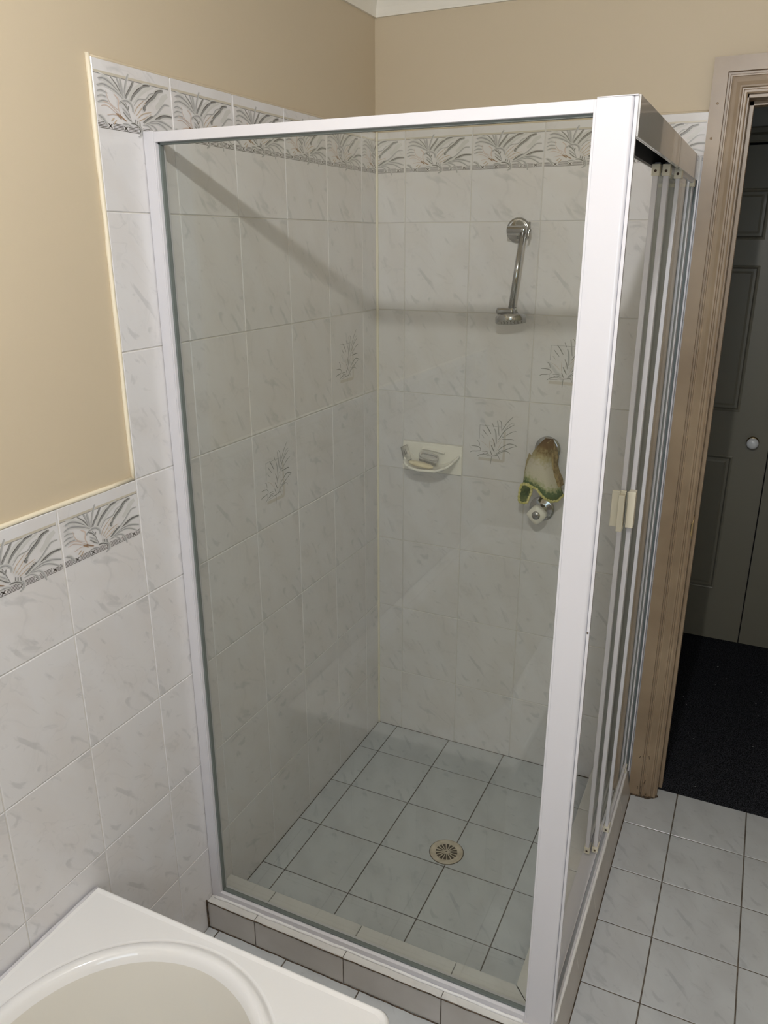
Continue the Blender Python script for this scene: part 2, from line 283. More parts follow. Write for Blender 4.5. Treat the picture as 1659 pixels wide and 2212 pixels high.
# ---------------------------------------------------------------- tiled surfaces
def catmull(pts, n=7):
    if len(pts) == 2:
        pts = [pts[0], ((pts[0][0]+pts[1][0])/2, (pts[0][1]+pts[1][1])/2), pts[1]]
    P = [pts[0]] + list(pts) + [pts[-1]]; out = []
    for i in range(1, len(P) - 2):
        for k in range(n):
            t = k / n; a, b, c, d = P[i-1], P[i], P[i+1], P[i+2]
            out.append(tuple(0.5*((2*b[j]) + (-a[j]+c[j])*t + (2*a[j]-5*b[j]+4*c[j]-d[j])*t*t + (-a[j]+3*b[j]-3*c[j]+d[j])*t**3) for j in (0, 1)))
    out.append(tuple(pts[-1])); return out

def stroke(mb, fr, pts, width, tone, lift, clip, taper=True, base=1):
    """fr(u, v, h) -> world; u, v in metres in the tile"""
    c = catmull(pts) if taper else pts
    n = len(c); w_ = []
    for i in range(n):
        t = i / (n - 1); w_.append(width * (0.22 + 0.78 * math.sin(math.pi * min(1, 0.12 + 0.8 * t)) ** 0.8) if taper else width)
    L_, R_ = [], []
    for i in range(n):
        a, b = c[max(i-1, 0)], c[min(i+1, n-1)]; dx, dy = b[0]-a[0], b[1]-a[1]; l = math.hypot(dx, dy) or 1
        nx, ny = -dy/l*w_[i]/2, dx/l*w_[i]/2
        L_.append((c[i][0]+nx, c[i][1]+ny)); R_.append((c[i][0]-nx, c[i][1]-ny))
    for i in range(n - 1):
        q = [L_[i], R_[i], R_[i+1], L_[i+1]]
        if any(p[0] < clip[0]*1000 or p[0] > clip[1]*1000 or p[1] < clip[2]*1000 or p[1] > clip[3]*1000 for p in q): continue
        mb.face([fr(p[0]/1000, p[1]/1000, lift) for p in q], base + tone)

def art_border(mb, fr, clip):
    stroke(mb, fr, [(2 + 4*i, 222.3) for i in range(50)], 4.2, 8, 0.00022, clip, False)
    stroke(mb, fr, [(2 + 4*i, 219.6) for i in range(50)], 1.3, 0, 0.00026, clip, False)
    kn = [31.2, 69.7, 108.0, 140.0, 178.5]
    for k in range(5):
        v = 145.0 - 2.35 * k; seg = []; u = 2.0
        while u < 198:
            d = min(abs(u - c) for c in kn)
            if d > 5 or k in (4,): seg.append((u, v))
            else:
                if len(seg) > 1: stroke(mb, fr, seg, 0.95, 7, 0.00028, clip, False)
                seg = []
            u += 2
        if len(seg) > 1: stroke(mb, fr, seg, 0.95, 7, 0.00028, clip, False)
    for c in kn:
        for s_ in (-1, 1):
            for o in (-2.4, 0, 2.4):
                stroke(mb, fr, [(c - 4 + o*.5, 140.3 - s_*3.4), (c + o*.5, 140.3), (c + 4 + o*.5, 140.3 + s_*3.4)], 0.6, 7, 0.00030, clip, False)
    for i, (p, wd, t) in enumerate(BORDER_ART):
        z = 0.00034 + i * 0.000012
        if t in (0, 1) and wd > 2:
            q = [(x_ + .28*wd, y_ - .12*wd) for x_, y_ in p]
            stroke(mb, fr, p, wd*1.40, 2, z, clip); stroke(mb, fr, p, wd*.72, t, z + .000004, clip)
            q = [(x_ - .42*wd, y_ + .05*wd) for x_, y_ in p]; stroke(mb, fr, q, max(.6, wd*.17), 7 if t == 0 else 0, z + .000008, clip)
        else: stroke(mb, fr, p, wd, t, z, clip)
def art_motif(mb, fr, clip):
    for i, (p, wd, t) in enumerate(MOTIF_ART):
        z = 0.00022 + i * 0.000010
        if i > 5 and wd > 1.5:
            stroke(mb, fr, p, wd*1.4, 2, z, clip); stroke(mb, fr, p, wd*.9, t, z + .000005, clip)
        else: stroke(mb, fr, p, wd, t, z, clip, i > 5)

def tile(mb, fr, u0, u1, v0, v1, seed, gap=0.0010, cham=0.0012, depth=0.0030, mi=0):
    """one glazed tile with rounded-off edges; fr(u, v, h)"""
    a, b, c, d = u0 + gap, u1 - gap, v0 + gap, v1 - gap
    if b - a < 0.004 or d - c < 0.004: return
    def ring(e, h): return [fr(a+e, c+e, h), fr(b-e, c+e, h), fr(b-e, d-e, h), fr(a+e, d-e, h)]
    def ruv(e): return [(a+e, c+e), (b-e, c+e), (b-e, d-e), (a+e, d-e)]
    r0, r1, r2 = ring(0, -depth), ring(0, -cham), ring(cham, 0)
    mb.face(r2, mi, ruv(cham), seed)
    for A, B in ((r0, r1), (r1, r2)):
        for k in range(4): mb.face([A[k], A[(k+1) % 4], B[(k+1) % 4], B[k]], mi, [ruv(0)[k]]*4, seed)

SEEDS = [3.1, 7.7, 12.3, 18.9, 25.2]
rs = random.Random(11)
def wall_tiles(mb, place, cols, rows, skip=(), art=()):
    """cols: [(full-tile origin, lo, hi)], rows: [(full-tile bottom, lo, hi)]; place(u_world, z, h)"""
    for ci, (uo, ulo, uhi) in enumerate(cols):
        for ri, (zo, zlo, zhi) in enumerate(rows):
            if (ci, ri) in skip: continue
            fr = lambda u, v, h, uo=uo, zo=zo: place(uo + u, zo + v, h)
            tile(mb, fr, ulo - uo, uhi - uo, zlo - zo, zhi - zo, rs.choice(SEEDS))
            clip = (ulo - uo + 0.002, uhi - uo - 0.002, zlo - zo + 0.002, zhi - zo - 0.002)
            for (kc, kr, fn) in art:
                if kc == ci and kr == ri or (kc == '*' and kr == ri): fn(mb, fr, clip)

PR_ROWS = [ZA] + [ZA - H_T * k for k in range(1, 8)]
up_rows = [(ZA, ZA, ZTOP)] + [(ZA - H_T*k, max(ZA - H_T*k, 0.0), ZA - H_T*(k-1)) for k in range(1, 8)]   # 0 = border
pl_left = lambda u, z, h: (h, u, z)
pl_back = lambda u, z, h: (u, -h, z)

# ---- left wall (x = 0)
mb = MB(); mb.box((-0.12, YR, -0.02), (-0.006, 0.12, CEIL + 0.05))
wall_left = tag(mb.build('wall_left', M['paint']), kind='structure')
mb = MB()
YL = -0.0952
lcols = [(YL, YL, 0.0)] + [(YL - W_T*k, YL - W_T*k, YL - W_T*(k-1)) for k in range(1, 6)]
wall_tiles(mb, pl_left, lcols, up_rows, art=[('*', 0, art_border), (3, 3, art_motif), (1, 2, art_motif)])
dcols = [(YL - W_T*k, max(YL - W_T*k, YR + .01), YL - W_T*(k-1)) for k in range(6, 16)]
drows = [(ZC - H_T*k, max(ZC - H_T*k, 0.0), ZC - H_T*(k-1)) for k in range(1, 6)]
wall_tiles(mb, pl_left, dcols, drows, art=[('*', 0, art_border)])
mb.build('wall_tiling', [M['tile']] + PRINTS, wall_left, flip=False)
mb = MB(); mb.box((-0.0065, -1.0945, 0), (-0.0021, 0, ZTOP - .001)); mb.box((-0.0065, YR, 0), (-0.0021, -1.0945, ZC - .001))
mb.build('grout', M['grout'], wall_left)
mb = MB()
def wob(p0, p1, r, n=26, amp=0.0007):
    p0, p1 = Vector(p0), Vector(p1); rr = random.Random(int(abs(p0[1])*1000) + 5)
    return [p0.lerp(p1, i/n) + Vector((0, rr.uniform(-amp, amp), rr.uniform(-amp, amp))) for i in range(n+1)], [r * rr.uniform(.85, 1.15) for _ in range(n+1)]
for a, b, r in (((-0.003, -1.0985, ZTOP + .004), (-0.003, -1.0985, ZC + .002), .0044), ((-0.003, -1.0965, ZC + .003), (-0.003, YR + .02, ZC + .003), .0044)):
    P_, R_ = wob(a, b, r); mb.tube(P_, R_, 8)
mb.build('painted_edge_bead', M['bead'], wall_left)
mb = MB(); P_, R_ = wob((-0.003, -1.093, ZTOP), (-0.003, 0, ZTOP), .0032); mb.tube(P_, R_, 8)
mb.build('top_edge_paint', M['paint'], wall_left)

# ---- back wall (y = 0) with the doorway
DX0, DZ1 = 0.972, 1.985      # door lining
mb = MB(); mb.box((-0.1, 0.006, -0.02), (DX0 - .012, 0.12, CEIL + .05)); mb.box((DX0 - .012, 0.006, DZ1 + .012), (1.79, 0.12, CEIL + .05)); mb.box((1.79, 0.006, -.02), (XR + .1, 0.12, CEIL + .05))
wall_back = tag(mb.build('wall_back', M['paint']), kind='structure')
mb = MB(); XB = 0.0904
bcols = [(XB - W_T, 0.0, XB)] + [(XB + W_T*k, XB + W_T*k, XB + W_T*(k+1)) for k in range(4)]
wall_tiles(mb, pl_back, bcols, up_rows, skip={(1, 3)}, art=[('*', 0, art_border), (2, 3, art_motif), (3, 2, art_motif)])
zo = ZA - H_T*3
fr = lambda u, v, h: (XB + u, -h, zo + v)
tile(mb, fr, 0, W_T, 0.0945, H_T, SEEDS[2])
mb.build('wall_tiling', [M['tile']] + PRINTS, wall_back, flip=False)
mb = MB(); mb.box((0, 0.0021, 0), (0.8905, 0.0065, ZTOP - .001)); mb.build('grout', M['grout'], wall_back)
mb = MB(); P_, R_ = wob((0.0, 0.003, ZTOP), (0.888, 0.003, ZTOP), .0030); mb.tube(P_, R_, 8)
mb.build('top_edge_paint', M['paint'], wall_back)
mb = MB(); P_, R_ = wob((0.0015, -0.0015, 0.0), (0.0015, -0.0015, ZTOP), .0042, 60); mb.tube(P_, R_, 8)
mb.build('corner_sealant', M['silicone'], wall_back)

# ---- remaining room shell (behind and beside the photographer)
mb = MB(); mb.box((XR, YR, -.02), (XR + .1, 0.006, CEIL + .05)); tag(mb.build('wall_right', M['paint']), kind='structure')
mb = MB(); mb.box((-.1, YR - .1, -.02), (XR + .1, YR, 1.1)); mb.box((-.1, YR - .1, 2.0), (XR + .1, YR, CEIL + .05)); mb.box((-.1, YR - .1, 1.1), (.75, YR, 2.0)); mb.box((1.95, YR - .1, 1.1), (XR + .1, YR, 2.0))
tag(mb.build('wall_front', M['paint']), kind='structure')
mb = MB(); mb.box((0.75, YR - .06, 1.1), (1.95, YR - .05, 2.0)); win = tag(mb.build('added_window_1', mat('frosted_pane', (0.35, 0.42, 0.5), 0.6)), kind='structure')  # unseen window, added to go with the fill light
mb = MB()
for a, b in (((.75, YR-.05, 1.1), (.79, YR+.01, 2.0)), ((1.91, YR-.05, 1.1), (1.95, YR+.01, 2.0)), ((.75, YR-.05, 1.1), (1.95, YR+.01, 1.14)), ((.75, YR-.05, 1.96), (1.95, YR+.01, 2.0))): mb.box(a, b)
mb.build('added_window_frame', M['frame'], win)
mb = MB(); mb.box((-.1, YR - .1, CEIL), (XR + .1, 0.12, CEIL + .05)); tag(mb.build('ceiling', M['ceiling']), kind='structure')
# cove cornice
def cove(n=8, s=0.088):
    pts = [(0, 0), (0.006, 0), (0.006, 0.006)]
    for k in range(n + 1):
        a = math.pi/2 * k / n; pts.append((s - (s-.008) * math.cos(a), s - .006 - (s-.014) * (1 - math.sin(a)) ))
    pts = [(0, 0), (0.007, 0)] + [(s - (s - .007) * math.cos(math.pi/2*k/n), 0.007 + (s - .014) * math.sin(math.pi/2*k/n)) for k in range(n+1)] + [(s, s), (0, s)]
    return pts
cp = cove(); ZC0 = 2.2475
mb = MB(); mb.prism([(-.006 + a, ZC0 + b) for a, b in cp], 1, YR, 0.0, smooth=False)
tag(mb.build('trim_1', M['cornice']), kind='structure')
mb = MB(); mb.prism([(.006 - a, ZC0 + b) for a, b in cp], 0, 0.0, XR)
tag(mb.build('trim_2', M['cornice']), kind='structure')

# ---------------------------------------------------------------- floors
mb = MB()
fx = [1.0315 + .2*k for k in range(-6, 9)]; fy = [0.0435 - .2009*k for k in range(0, 17)]
for i in range(len(fx) - 1):
    for j in range(len(fy) - 1):
        x0, x1, y0, y1 = max(fx[i], 0), min(fx[i+1], XR), max(fy[j+1], YR), fy[j]
        if x0 < .78 and y1 > -.9 and x1 < .88: continue
        if x0 >= DX0 - .01 or True:
            # behind the casing / wall: cut the first row at the wall line outside the doorway
            if y1 > 0 and x1 < DX0: y1 = 0.0
            elif y1 > 0 and x0 < DX0: pass
        if x1 - x0 < .01 or y1 - y0 < .01: continue
        fr = lambda u, v, h, a=fx[i], b=fy[j+1]: (a + u, b + v, FZ + h)
        tile(mb, fr, x0 - fx[i], x1 - fx[i], y0 - fy[j+1], y1 - fy[j+1], rs.choice(SEEDS), gap=.0017, cham=.0006, depth=.0015)
floor = tag(mb.build('floor', M['floortile'], flip=False), kind='structure')
mb = MB(); mb.box((0.0, YR, -.03), (XR, 0.0435, FZ - .0014)); mb.build('floor_grout', M['floorgrout'], floor)
# shower floor
mb = MB()
sx = [0, .073, .2727, .4724, .6721, .80]; sy = [0, -.1612, -.3609, -.5606, -.7603, -.925]
for i in range(5):
    for j in range(5):
        ox = sx[i] if i else sx[1] - .2; oy = sy[j+1] if j < 4 else sy[4] - .2
        fr = lambda u, v, h, a=ox, b=oy: (a + u, b + v, .0 + h + 0.0)
        tile(mb, fr, sx[i] - ox, sx[i+1] - ox, sy[j+1] - oy, sy[j] - oy, rs.choice(SEEDS), gap=.0015, cham=.0006, depth=.0015)
# raise a hair above the slab
mb.v = [(a, b, c + .0095) for a, b, c in mb.v]
mb.build('shower_floor_tiling', M['floortile'], floor, flip=False).location.z = 0
mb = MB(); mb.box((0, -.925, .0), (.80, 0, .0080)); mb.build('shower_floor_grout', M['floorgrout'], floor)

# ---------------------------------------------------------------- shower hob (kerb)
hob = thing('shower_hob', 'low grey and white tiled hob the shower glass stands on', 'shower hob', (0.45, -.96, 0))
HZ = 0.0905; HY0, HY1 = -1.0075, -0.905; HX0, HX1 = 0.776, 0.8785
mb = MB(); mb.box((0, HY0 + .003, 0), (HX0 + .02, HY1 - .003, HZ - .003)); mb.prism([(HX0 + .003, 0), (.892, 0), (HX1 - .003, HZ - .003), (HX0 + .003, HZ - .003)], 1, HY0 + .003, 0)
mb.build('kerb_core', M['floorgrout'], hob)
hg = [0, .142, .3895, .635, .8785]
mb = MB()
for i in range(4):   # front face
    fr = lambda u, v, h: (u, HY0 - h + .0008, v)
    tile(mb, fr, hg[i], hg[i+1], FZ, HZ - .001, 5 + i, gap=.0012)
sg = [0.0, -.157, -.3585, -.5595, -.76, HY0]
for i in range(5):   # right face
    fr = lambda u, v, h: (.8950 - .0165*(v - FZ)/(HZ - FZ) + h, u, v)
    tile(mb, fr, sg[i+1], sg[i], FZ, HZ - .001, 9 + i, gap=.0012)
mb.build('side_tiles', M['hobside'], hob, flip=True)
mb = MB()
for i in range(3):   # top, front run
    fr = lambda u, v, h: (u, HY0 + v, HZ + h)
    tile(mb, fr, hg[i], hg[i+1], 0, HY1 - HY0, 20 + i*3.3, gap=.0009)
g = .0009
mb.face([(hg[3]+g, HY0+g, HZ), (HX1-g, HY0+g, HZ), (HX0-g, HY1-g, HZ), (hg[3]+g, HY1-g, HZ)], 0, [(0, 0), (.25, 0), (.15, .1), (0, .1)], 4.2)
mb.face([(HX1-g, HY0+3*g, HZ), (HX1-g, -.76+g, HZ), (HX0+g, -.76+g, HZ), (HX0+g, HY1+g, HZ)], 0, [(0, 0), (.2, 0), (.2, .1), (.1, .1)], 8.2)
tg = [0.0, -.26, -.51, -.76]
for i in range(3):
    fr = lambda u, v, h: (HX0 + u, v, HZ + h)
    tile(mb, fr, 0, HX1 - HX0, tg[i+1], tg[i], 31 + i*2.1, gap=.0009)
for i in range(4):   # inner faces
    x1 = min(hg[i+1], HX0)
    fr = lambda u, v, h: (u, HY1 + h, v)
    tile(mb, fr, hg[i], x1, .009, HZ, 41 + i, gap=.0009)
for i in range(3):
    fr = lambda u, v, h: (HX0 - h, u, v)
    tile(mb, fr, max(tg[i+1], HY1), tg[i], .009, HZ, 51 + i, gap=.0009)
fr = lambda u, v, h: (HX0 - h, u, v)
tile(mb, fr, HY1, -.76, .009, HZ, 55, gap=.0009)
mb.build('top_tiles', M['hobtile'], hob, flip=True)
mb = MB(); P_, R_ = wob((0.012, -.987, HZ + .002), (.815, -.987, HZ + .002), .0035, 40); mb.tube(P_, R_, 8)
P_, R_ = wob((.8755, -.955, HZ + .002), (.8755, -.02, HZ + .002), .0042, 46, .0009); mb.tube(P_, R_, 8)
mb.build('sealant_bead', mat('white_sealant', (0.85, 0.85, 0.86), 0.35), hob)
mb = MB(); P_, R_ = wob((0.004, -1.0075, FZ + .001), (.89, -1.0085, FZ + .001), .0014, 60); mb.tube(P_, R_, 6)
P_, R_ = wob((0.004, -1.0085, HZ - .001), (.85, -1.0085, HZ - .001), .0012, 60); mb.tube(P_, R_, 6)
P_, R_ = wob((0.002, -1.009, FZ), (.002, -1.009, HZ + .004), .0022, 12); mb.tube(P_, R_, 6)
P_, R_ = wob((.895, -1.0, FZ + .0005), (.895, -.01, FZ + .0005), .0017, 50); mb.tube(P_, R_, 6)
for a_, b_, r_ in (((.0, -.001, .0098), (.62, -.001, .0098), .0009), ((.62, -.001, .0098), (.776, -.001, .0098), .0018), ((.001, -.9, .0098), (.001, 0, .0098), .0009)):
    P_, R_ = wob(a_, b_, r_, 50, .0003); mb.tube(P_, R_, 6)
mb.build('stained_grout_joint', M['rot'], hob)

# ---------------------------------------------------------------- shower screen (frame + fixed pane)
scr = thing('shower_screen', 'white framed corner shower screen with one large fixed glass pane', 'shower screen', (0.45, -.97, HZ))
YF, YB = -0.984, -0.952
def rect(mb_, *a): mb_.box(*a)
mb = MB(); mb.box((0.001, YF, HZ), (.024, YB, 1.8595)); mb.build('wall_channel', M['frame'], scr, bevel=.0012)
mb = MB(); mb.box((.0245, YF + .001, HZ + .0), (.0275, YF + .012, 1.842)); mb.build('channel_lip', M['frame'], scr)
mb = MB(); mb.box((.0245, YF, 1.8405), (.8175, YB, 1.8580)); mb.build('top_rail', M['frame'], scr, bevel=.001)
mb = MB(); mb.prism([(YF, HZ), (YB, HZ), (YB, HZ + .012), (YB + -.008, HZ + .012), (YF + .006, HZ + .0185), (YF, HZ + .0165)], 0, .0245, .8175)
mb.build('bottom_rail', M['frame'], scr, bevel=.0006)
mb = MB(); ga, gb = -.9735, -.9675
for a, b in (((.0275, ga - .002, HZ + .012), (.031, gb + .002, 1.8405)), ((.0275, ga - .002, 1.8368), (.8175, gb + .002, 1.8405)), ((.0275, ga - .002, HZ + .014), (.8175, gb + .002, HZ + .0215)), ((.8150, ga - .002, HZ + .014), (.8178, gb + .002, 1.8405))): mb.box(a, b)
mb.build('gasket', M['gasket'], scr)
mb = MB(); mb.box((.0305, ga, HZ + .0205), (.8155, gb, 1.8375)); mb.build('fixed_pane', M['glass'], scr)
# corner post with a rounded outer corner
mb = MB()
r = .006; prof = [(.8205, YF), (.866, YF)] + [(.866 + r*math.sin(a), YF + r - r*math.cos(a)) for a in [math.pi/2*k/5 for k in range(1, 6)]] + [(.872, YF + .010), (.852, YF + .010), (.852, YB + .012), (.8205, YB + .012)]
mb.prism(prof, 2, HZ, 1.8590); post = mb.build('corner_post', M['frame'], scr)
mb = MB(); mb.box((.8168, YF - .0010, HZ), (.8205, YB, 1.8575)); mb.box((.8725, YF + .002, HZ), (.8775, YF + .010, 1.8600)); mb.box((.8205, YF - .001, 1.859), (.8775, YF + .014, 1.8605))
mb.build('post_cover_strip', M['frame'], scr, bevel=.0005)
mb = MB(); mb.tube([(.8745, YF + .004, 1.03), (.8745, YF + .001, 1.03)], .0018, 8); mb.build('post_screw', M['screw'], scr)
# header channel, open below
HYA = YF + .010
mb = MB(); mb.box((.8755, HYA, 1.8080), (.8795, -.001, 1.8615)); mb.box((.822, HYA, 1.8575), (.8755, -.001, 1.8615)); mb.box((.822, HYA, 1.809), (.8255, -.001, 1.8575))
mb.box((.8725, HYA, 1.8080), (.8755, -.001, 1.811))
mb.build('header_rail', M['header'], scr, bevel=.0006)
mb = MB(); mb.box((.8255, HYA + .001, 1.8515), (.8755, -.002, 1.8572)); mb.box((.8255, HYA + .001, 1.812), (.828, -.002, 1.8515))
mb.build('header_track', M['track'], scr)
mb = MB(); mb.box((.862, HYA + .001, 1.826), (.8722, -.47, 1.832)); mb.build('header_guide', M['header'], scr)
mb = MB(); mb.box((.8795, -.012, 1.808), (.8835, -.001, 1.8615)); mb.build('header_end_cap', M['header'], scr)
# bottom track on the hob
mb = MB(); mb.prism([(.826, HZ), (.8735, HZ), (.8735, HZ + .009), (.8715, HZ + .0105), (.8695, HZ + .0105), (.8695, HZ + .004), (.862, HZ + .004), (.862, HZ + .0145), (.8595, HZ + .0145), (.8595, HZ + .005), (.850, HZ + .0045), (.826, HZ + .0035)], 1, YF + .010, -.001)
mb.build('bottom_track', M['frame'], scr)
mb = MB(); mb.box((.8625, YF + .012, HZ + .0042), (.8692, -.002, HZ + .0050)); mb.build('track_channel', mat('grey_channel', (.42, .43, .45), .4), scr)
mb = MB(); mb.box((.858, -.02, HZ + .004), (.8625, -.001, 1.808)); mb.box((.8795, -.02, HZ), (.8835, -.001, 1.808)); mb.box((.8625, -.006, HZ + .004), (.8795, -.001, 1.808))
mb.box((.8705, -.016, HZ + .004), (.8725, -.001, 1.808))
mb.build('door_wall_channel', M['frame'], scr, bevel=.0005)
mb = MB(); mb.box((.8625, -.0095, HZ + .004), (.8795, -.006, 1.807)); mb.build('channel_seal', M['gasket'], scr)

# ---------------------------------------------------------------- sliding doors
def sliding_door(xc, y0, y1, label, top=1.815, bot=.1125, sw=.0105, block='single'):
    t = thing('sliding_shower_door', label, 'sliding door', (xc, (y0+y1)/2, HZ + .004), 'sliding doors of the shower')
    mb = MB(); mb.box((xc - .0025, y0 + .006, bot + .005), (xc + .0025, y1 - .006, top - .004)); mb.build('glass_panel', M['doorglass'], t)
    mb = MB(); mb.box((xc - .0035, y0 + .0158, bot + .012), (xc + .0035, y0 + .0172, top - .01)); mb.build('seal_strip', M['gasket'], t)
    for yy, s_ in ((y0, 1), (y1, -1)):
        mb = MB(); mb.box((xc - sw/2, yy, bot), (xc + sw/2, yy + s_*.016, top)); mb.build('stile', M['frame'], t, bevel=.0009)
    for z0, z1, nm in ((bot - .002, bot + .014, 'bottom_rail'), (top - .014, top + .004, 'top_rail')):
        mb = MB(); mb.box((xc - .0055, y0 + .016, z0), (xc + .0055, y1 - .016, z1)); mb.build(nm, M['frame'], t, bevel=.0006)
    for zz, nm in ((bot - .014, 'guide_block'), (top - .022, 'roller_block')):
        for yy, s_ in ((y0 - .004, 1), (y1 + .004, -1)):
            if s_ < 0 and yy > -.02: yy = -.021
            mb = MB(); mb.box((xc - .0078, yy, zz), (xc + .0078, yy + s_*.028, zz + (.018 if nm == 'guide_block' else .022))); b_ = mb.build(nm, M['plastic'], t, bevel=.0012)
            if s_ > 0:
                mb = MB(); mb.tube([(xc, yy - .0006, zz + .009), (xc, yy + .002, zz + .009)], .0028, 10); mb.build('screw', M['screw'], b_)
    return t
dA = sliding_door(.8365, -.440, -.026, 'innermost white framed sliding glass shower door with ivory pull, leftmost of the three')
dB = sliding_door(.8555, -.428, -.026, 'middle white framed sliding glass shower door with ivory pull, between the other two')
dC = sliding_door(.8685, -.336, -.026, 'outermost sliding glass shower door without a pull, nearest the doorway trim', sw=.0085)
mb = MB(); mb.box((.815, -.458, 1.045), (.8325, -.4505, 1.131)); mb.box((.8315, -.468, 1.037), (.8445, -.4395, 1.124)); mb.box((.8325, -.452, 1.045), (.8445, -.444, 1.131))
mb.build('pull', M['plastic'], dA, bevel=.0012)
mb = MB(); mb.box((.8495, -.452, 1.044), (.8665, -.4285, 1.130)); mb.box((.8460, -.444, 1.048), (.8495, -.4345, 1.126)); mb.build('pull', M['plastic'], dB, bevel=.0012)

# ---------------------------------------------------------------- shower arm and head
sh = thing('wall_shower', 'chrome all-directional shower arm and round head on the back wall', 'shower', (.4318, 0, 1.697))
C_ = (.4318, 0, 1.697)
mb = MB(); mb.lathe([(.0, .0), (.0325, .0), (.0335, .002), (.0325, .006), (.027, .008), (.024, .0075), (.019, .013), (.012, .016), (.0, .0165)], (C_[0], -.001, C_[2]), (0, -1, 0), 40); mb.build('wall_flange', M['chrome'], sh)
mb = MB(); mb.tube([(C_[0], -.012, C_[2]), (C_[0], -.055, C_[2])], .0095, 20); mb.build('wall_stub', M['chrome'], sh)
mb = MB(); mb.lathe([(0, -.022), (.0095, -.022), (.0115, -.020), (.0115, .018), (.0120, .019), (.0120, .026), (.009, .030), (.0, .030)], (.440, -.058, 1.6965), (1, 0, 0), 28); mb.build('swivel_joint', M['chrome'], sh)
def wing(x, y, z, tilt):
    mb = MB(); mb.lathe([(0, -.004), (.0055, -.003), (.0062, .002), (.004, .006), (0, .0065)], (x + .003, y, z), (1, 0, 0), 16)
    d = Vector((0, math.sin(tilt), math.cos(tilt)))
    c = Vector((x + .003, y, z)); mb.tube([c - d*.021, c - d*.013, c - d*.004, c + d*.004, c + d*.013, c + d*.021], [.0036, .0030, .0048, .0048, .0030, .0036], 12)
    return mb.build('wing_nut', M['chrome'], sh)
wing(.4735, -.058, 1.6955, .25)
a0 = Vector((.4610, -.060, 1.6900)); a1 = Vector((.4470, -.086, 1.4960))
mb = MB(); mb.tube([a0, a1], .0084, 24); mb.build('arm', M['chrome'], sh)
mb = MB(); mb.lathe([(0, -.0265), (.004, -.0265), (.004, -.0245), (.0092, -.024), (.0098, -.020), (.0098, .014), (.0105, .015), (.0105, .021), (0, .022)], (.4330, -.088, 1.4880), (1, 0, .02), 28); mb.build('lower_swivel', M['chrome'], sh)
wing(.4590, -.084, 1.4800, -.5)
ax = Vector((.12, -.20, -.97)).normalized(); hc = Vector((.4410, -.068, 1.4800))
mb = MB(); mb.lathe([(0, -.010), (.010, -.009), (.013, .0), (.020, .003), (.040, .006), (.0425, .009), (.0425, .023), (.0415, .0245)], hc, ax, 40); hd = mb.build('rose', M['chrome'], sh)
mb = MB(); mb.lathe([(.0415, .0245), (.038, .0235), (.0, .0235)], hc, ax, 40)
mb.build('spray_face', M['nozzle'], hd)
mb = MB(); u_ = ax.orthogonal().normalized(); v_ = ax.cross(u_)
for rr, n in ((.010, 6), (.020, 12), (.030, 18)):
    for k in range(n):
        a = 2*math.pi*k/n; c = hc + ax*.0234 + (u_*math.cos(a) + v_*math.sin(a))*rr
        mb.tube([c, c + ax*.0012], .0011, 6)
mb.build('nozzles', M['chrome_dark'], hd)

# ---------------------------------------------------------------- taps
def tap(cx, cz, label, rot, ks=1.0):
    t = thing('shower_tap', label, 'tap', (cx, 0, cz))
    mb = MB(); mb.lathe([(0, 0), (.0365, 0), (.0380, .0015), (.0370, .0035), (.0300, .0060), (.018, .0085), (.015, .0095), (.0135, .0165), (0, .0165)], (cx, -.001, cz), (0, -1, 0), 44); mb.build('wall_flange', M['chrome'], t)
    mb = MB(); mb.lathe([(0, .012), (.0085, .012), (.0085, .022), (.0105, .023), (.0105, .036), (.0, .036)], (cx, 0, cz), (0, -1, 0), 24); mb.build('spindle', M['chrome'], t)
    # four-sided rounded knob
    mb = MB(); V = []; n = 48
    rings = [(.010, .032), (.014, .034), (.018, .036), (.0245, .046), (.0275, .052), (.0275, .066), (.0262, .0695), (.0125, .0712)]
    def R(a, r):
        pw = 1.32 if r > .0135*ks else 2.0; c_, s_ = abs(math.cos(a - rot)), abs(math.sin(a - rot))
        return r * 1.07 / (c_**pw + s_**pw) ** (1/pw) if r > .0135*ks else r
    for r_, h in [(q_[0]*ks, .030 + (q_[1]-.030)*ks) for q_ in rings]:
        for k in range(n):
            a = 2*math.pi*k/n; V.append((cx + math.cos(a)*R(a, r_), -h, cz + math.sin(a)*R(a, r_)))
    F = [(i*n + k, i*n + (k+1) % n, (i+1)*n + (k+1) % n, (i+1)*n + k) for i in range(len(rings)-1) for k in range(n)] + [tuple(range(n))]
    mb.poly(V, F, 0, True); kb = mb.build('knob', M['knob'], t)
    mb = MB(); mb.lathe([(.0125*ks, .030 + .0406*ks), (.0122*ks, .030 + .0422*ks), (.0, .030 + .0426*ks)], (cx, 0, cz), (0, -1, 0), 30); mb.build('cap', M['chrome'], kb)
    return t
tap(.5475, .9085, 'lower chrome tap with a white knob below the draped face cloth', 0.05)
tap(.5530, 1.0935, 'upper chrome wall tap almost wholly covered by the face cloth', 0.1, .78)

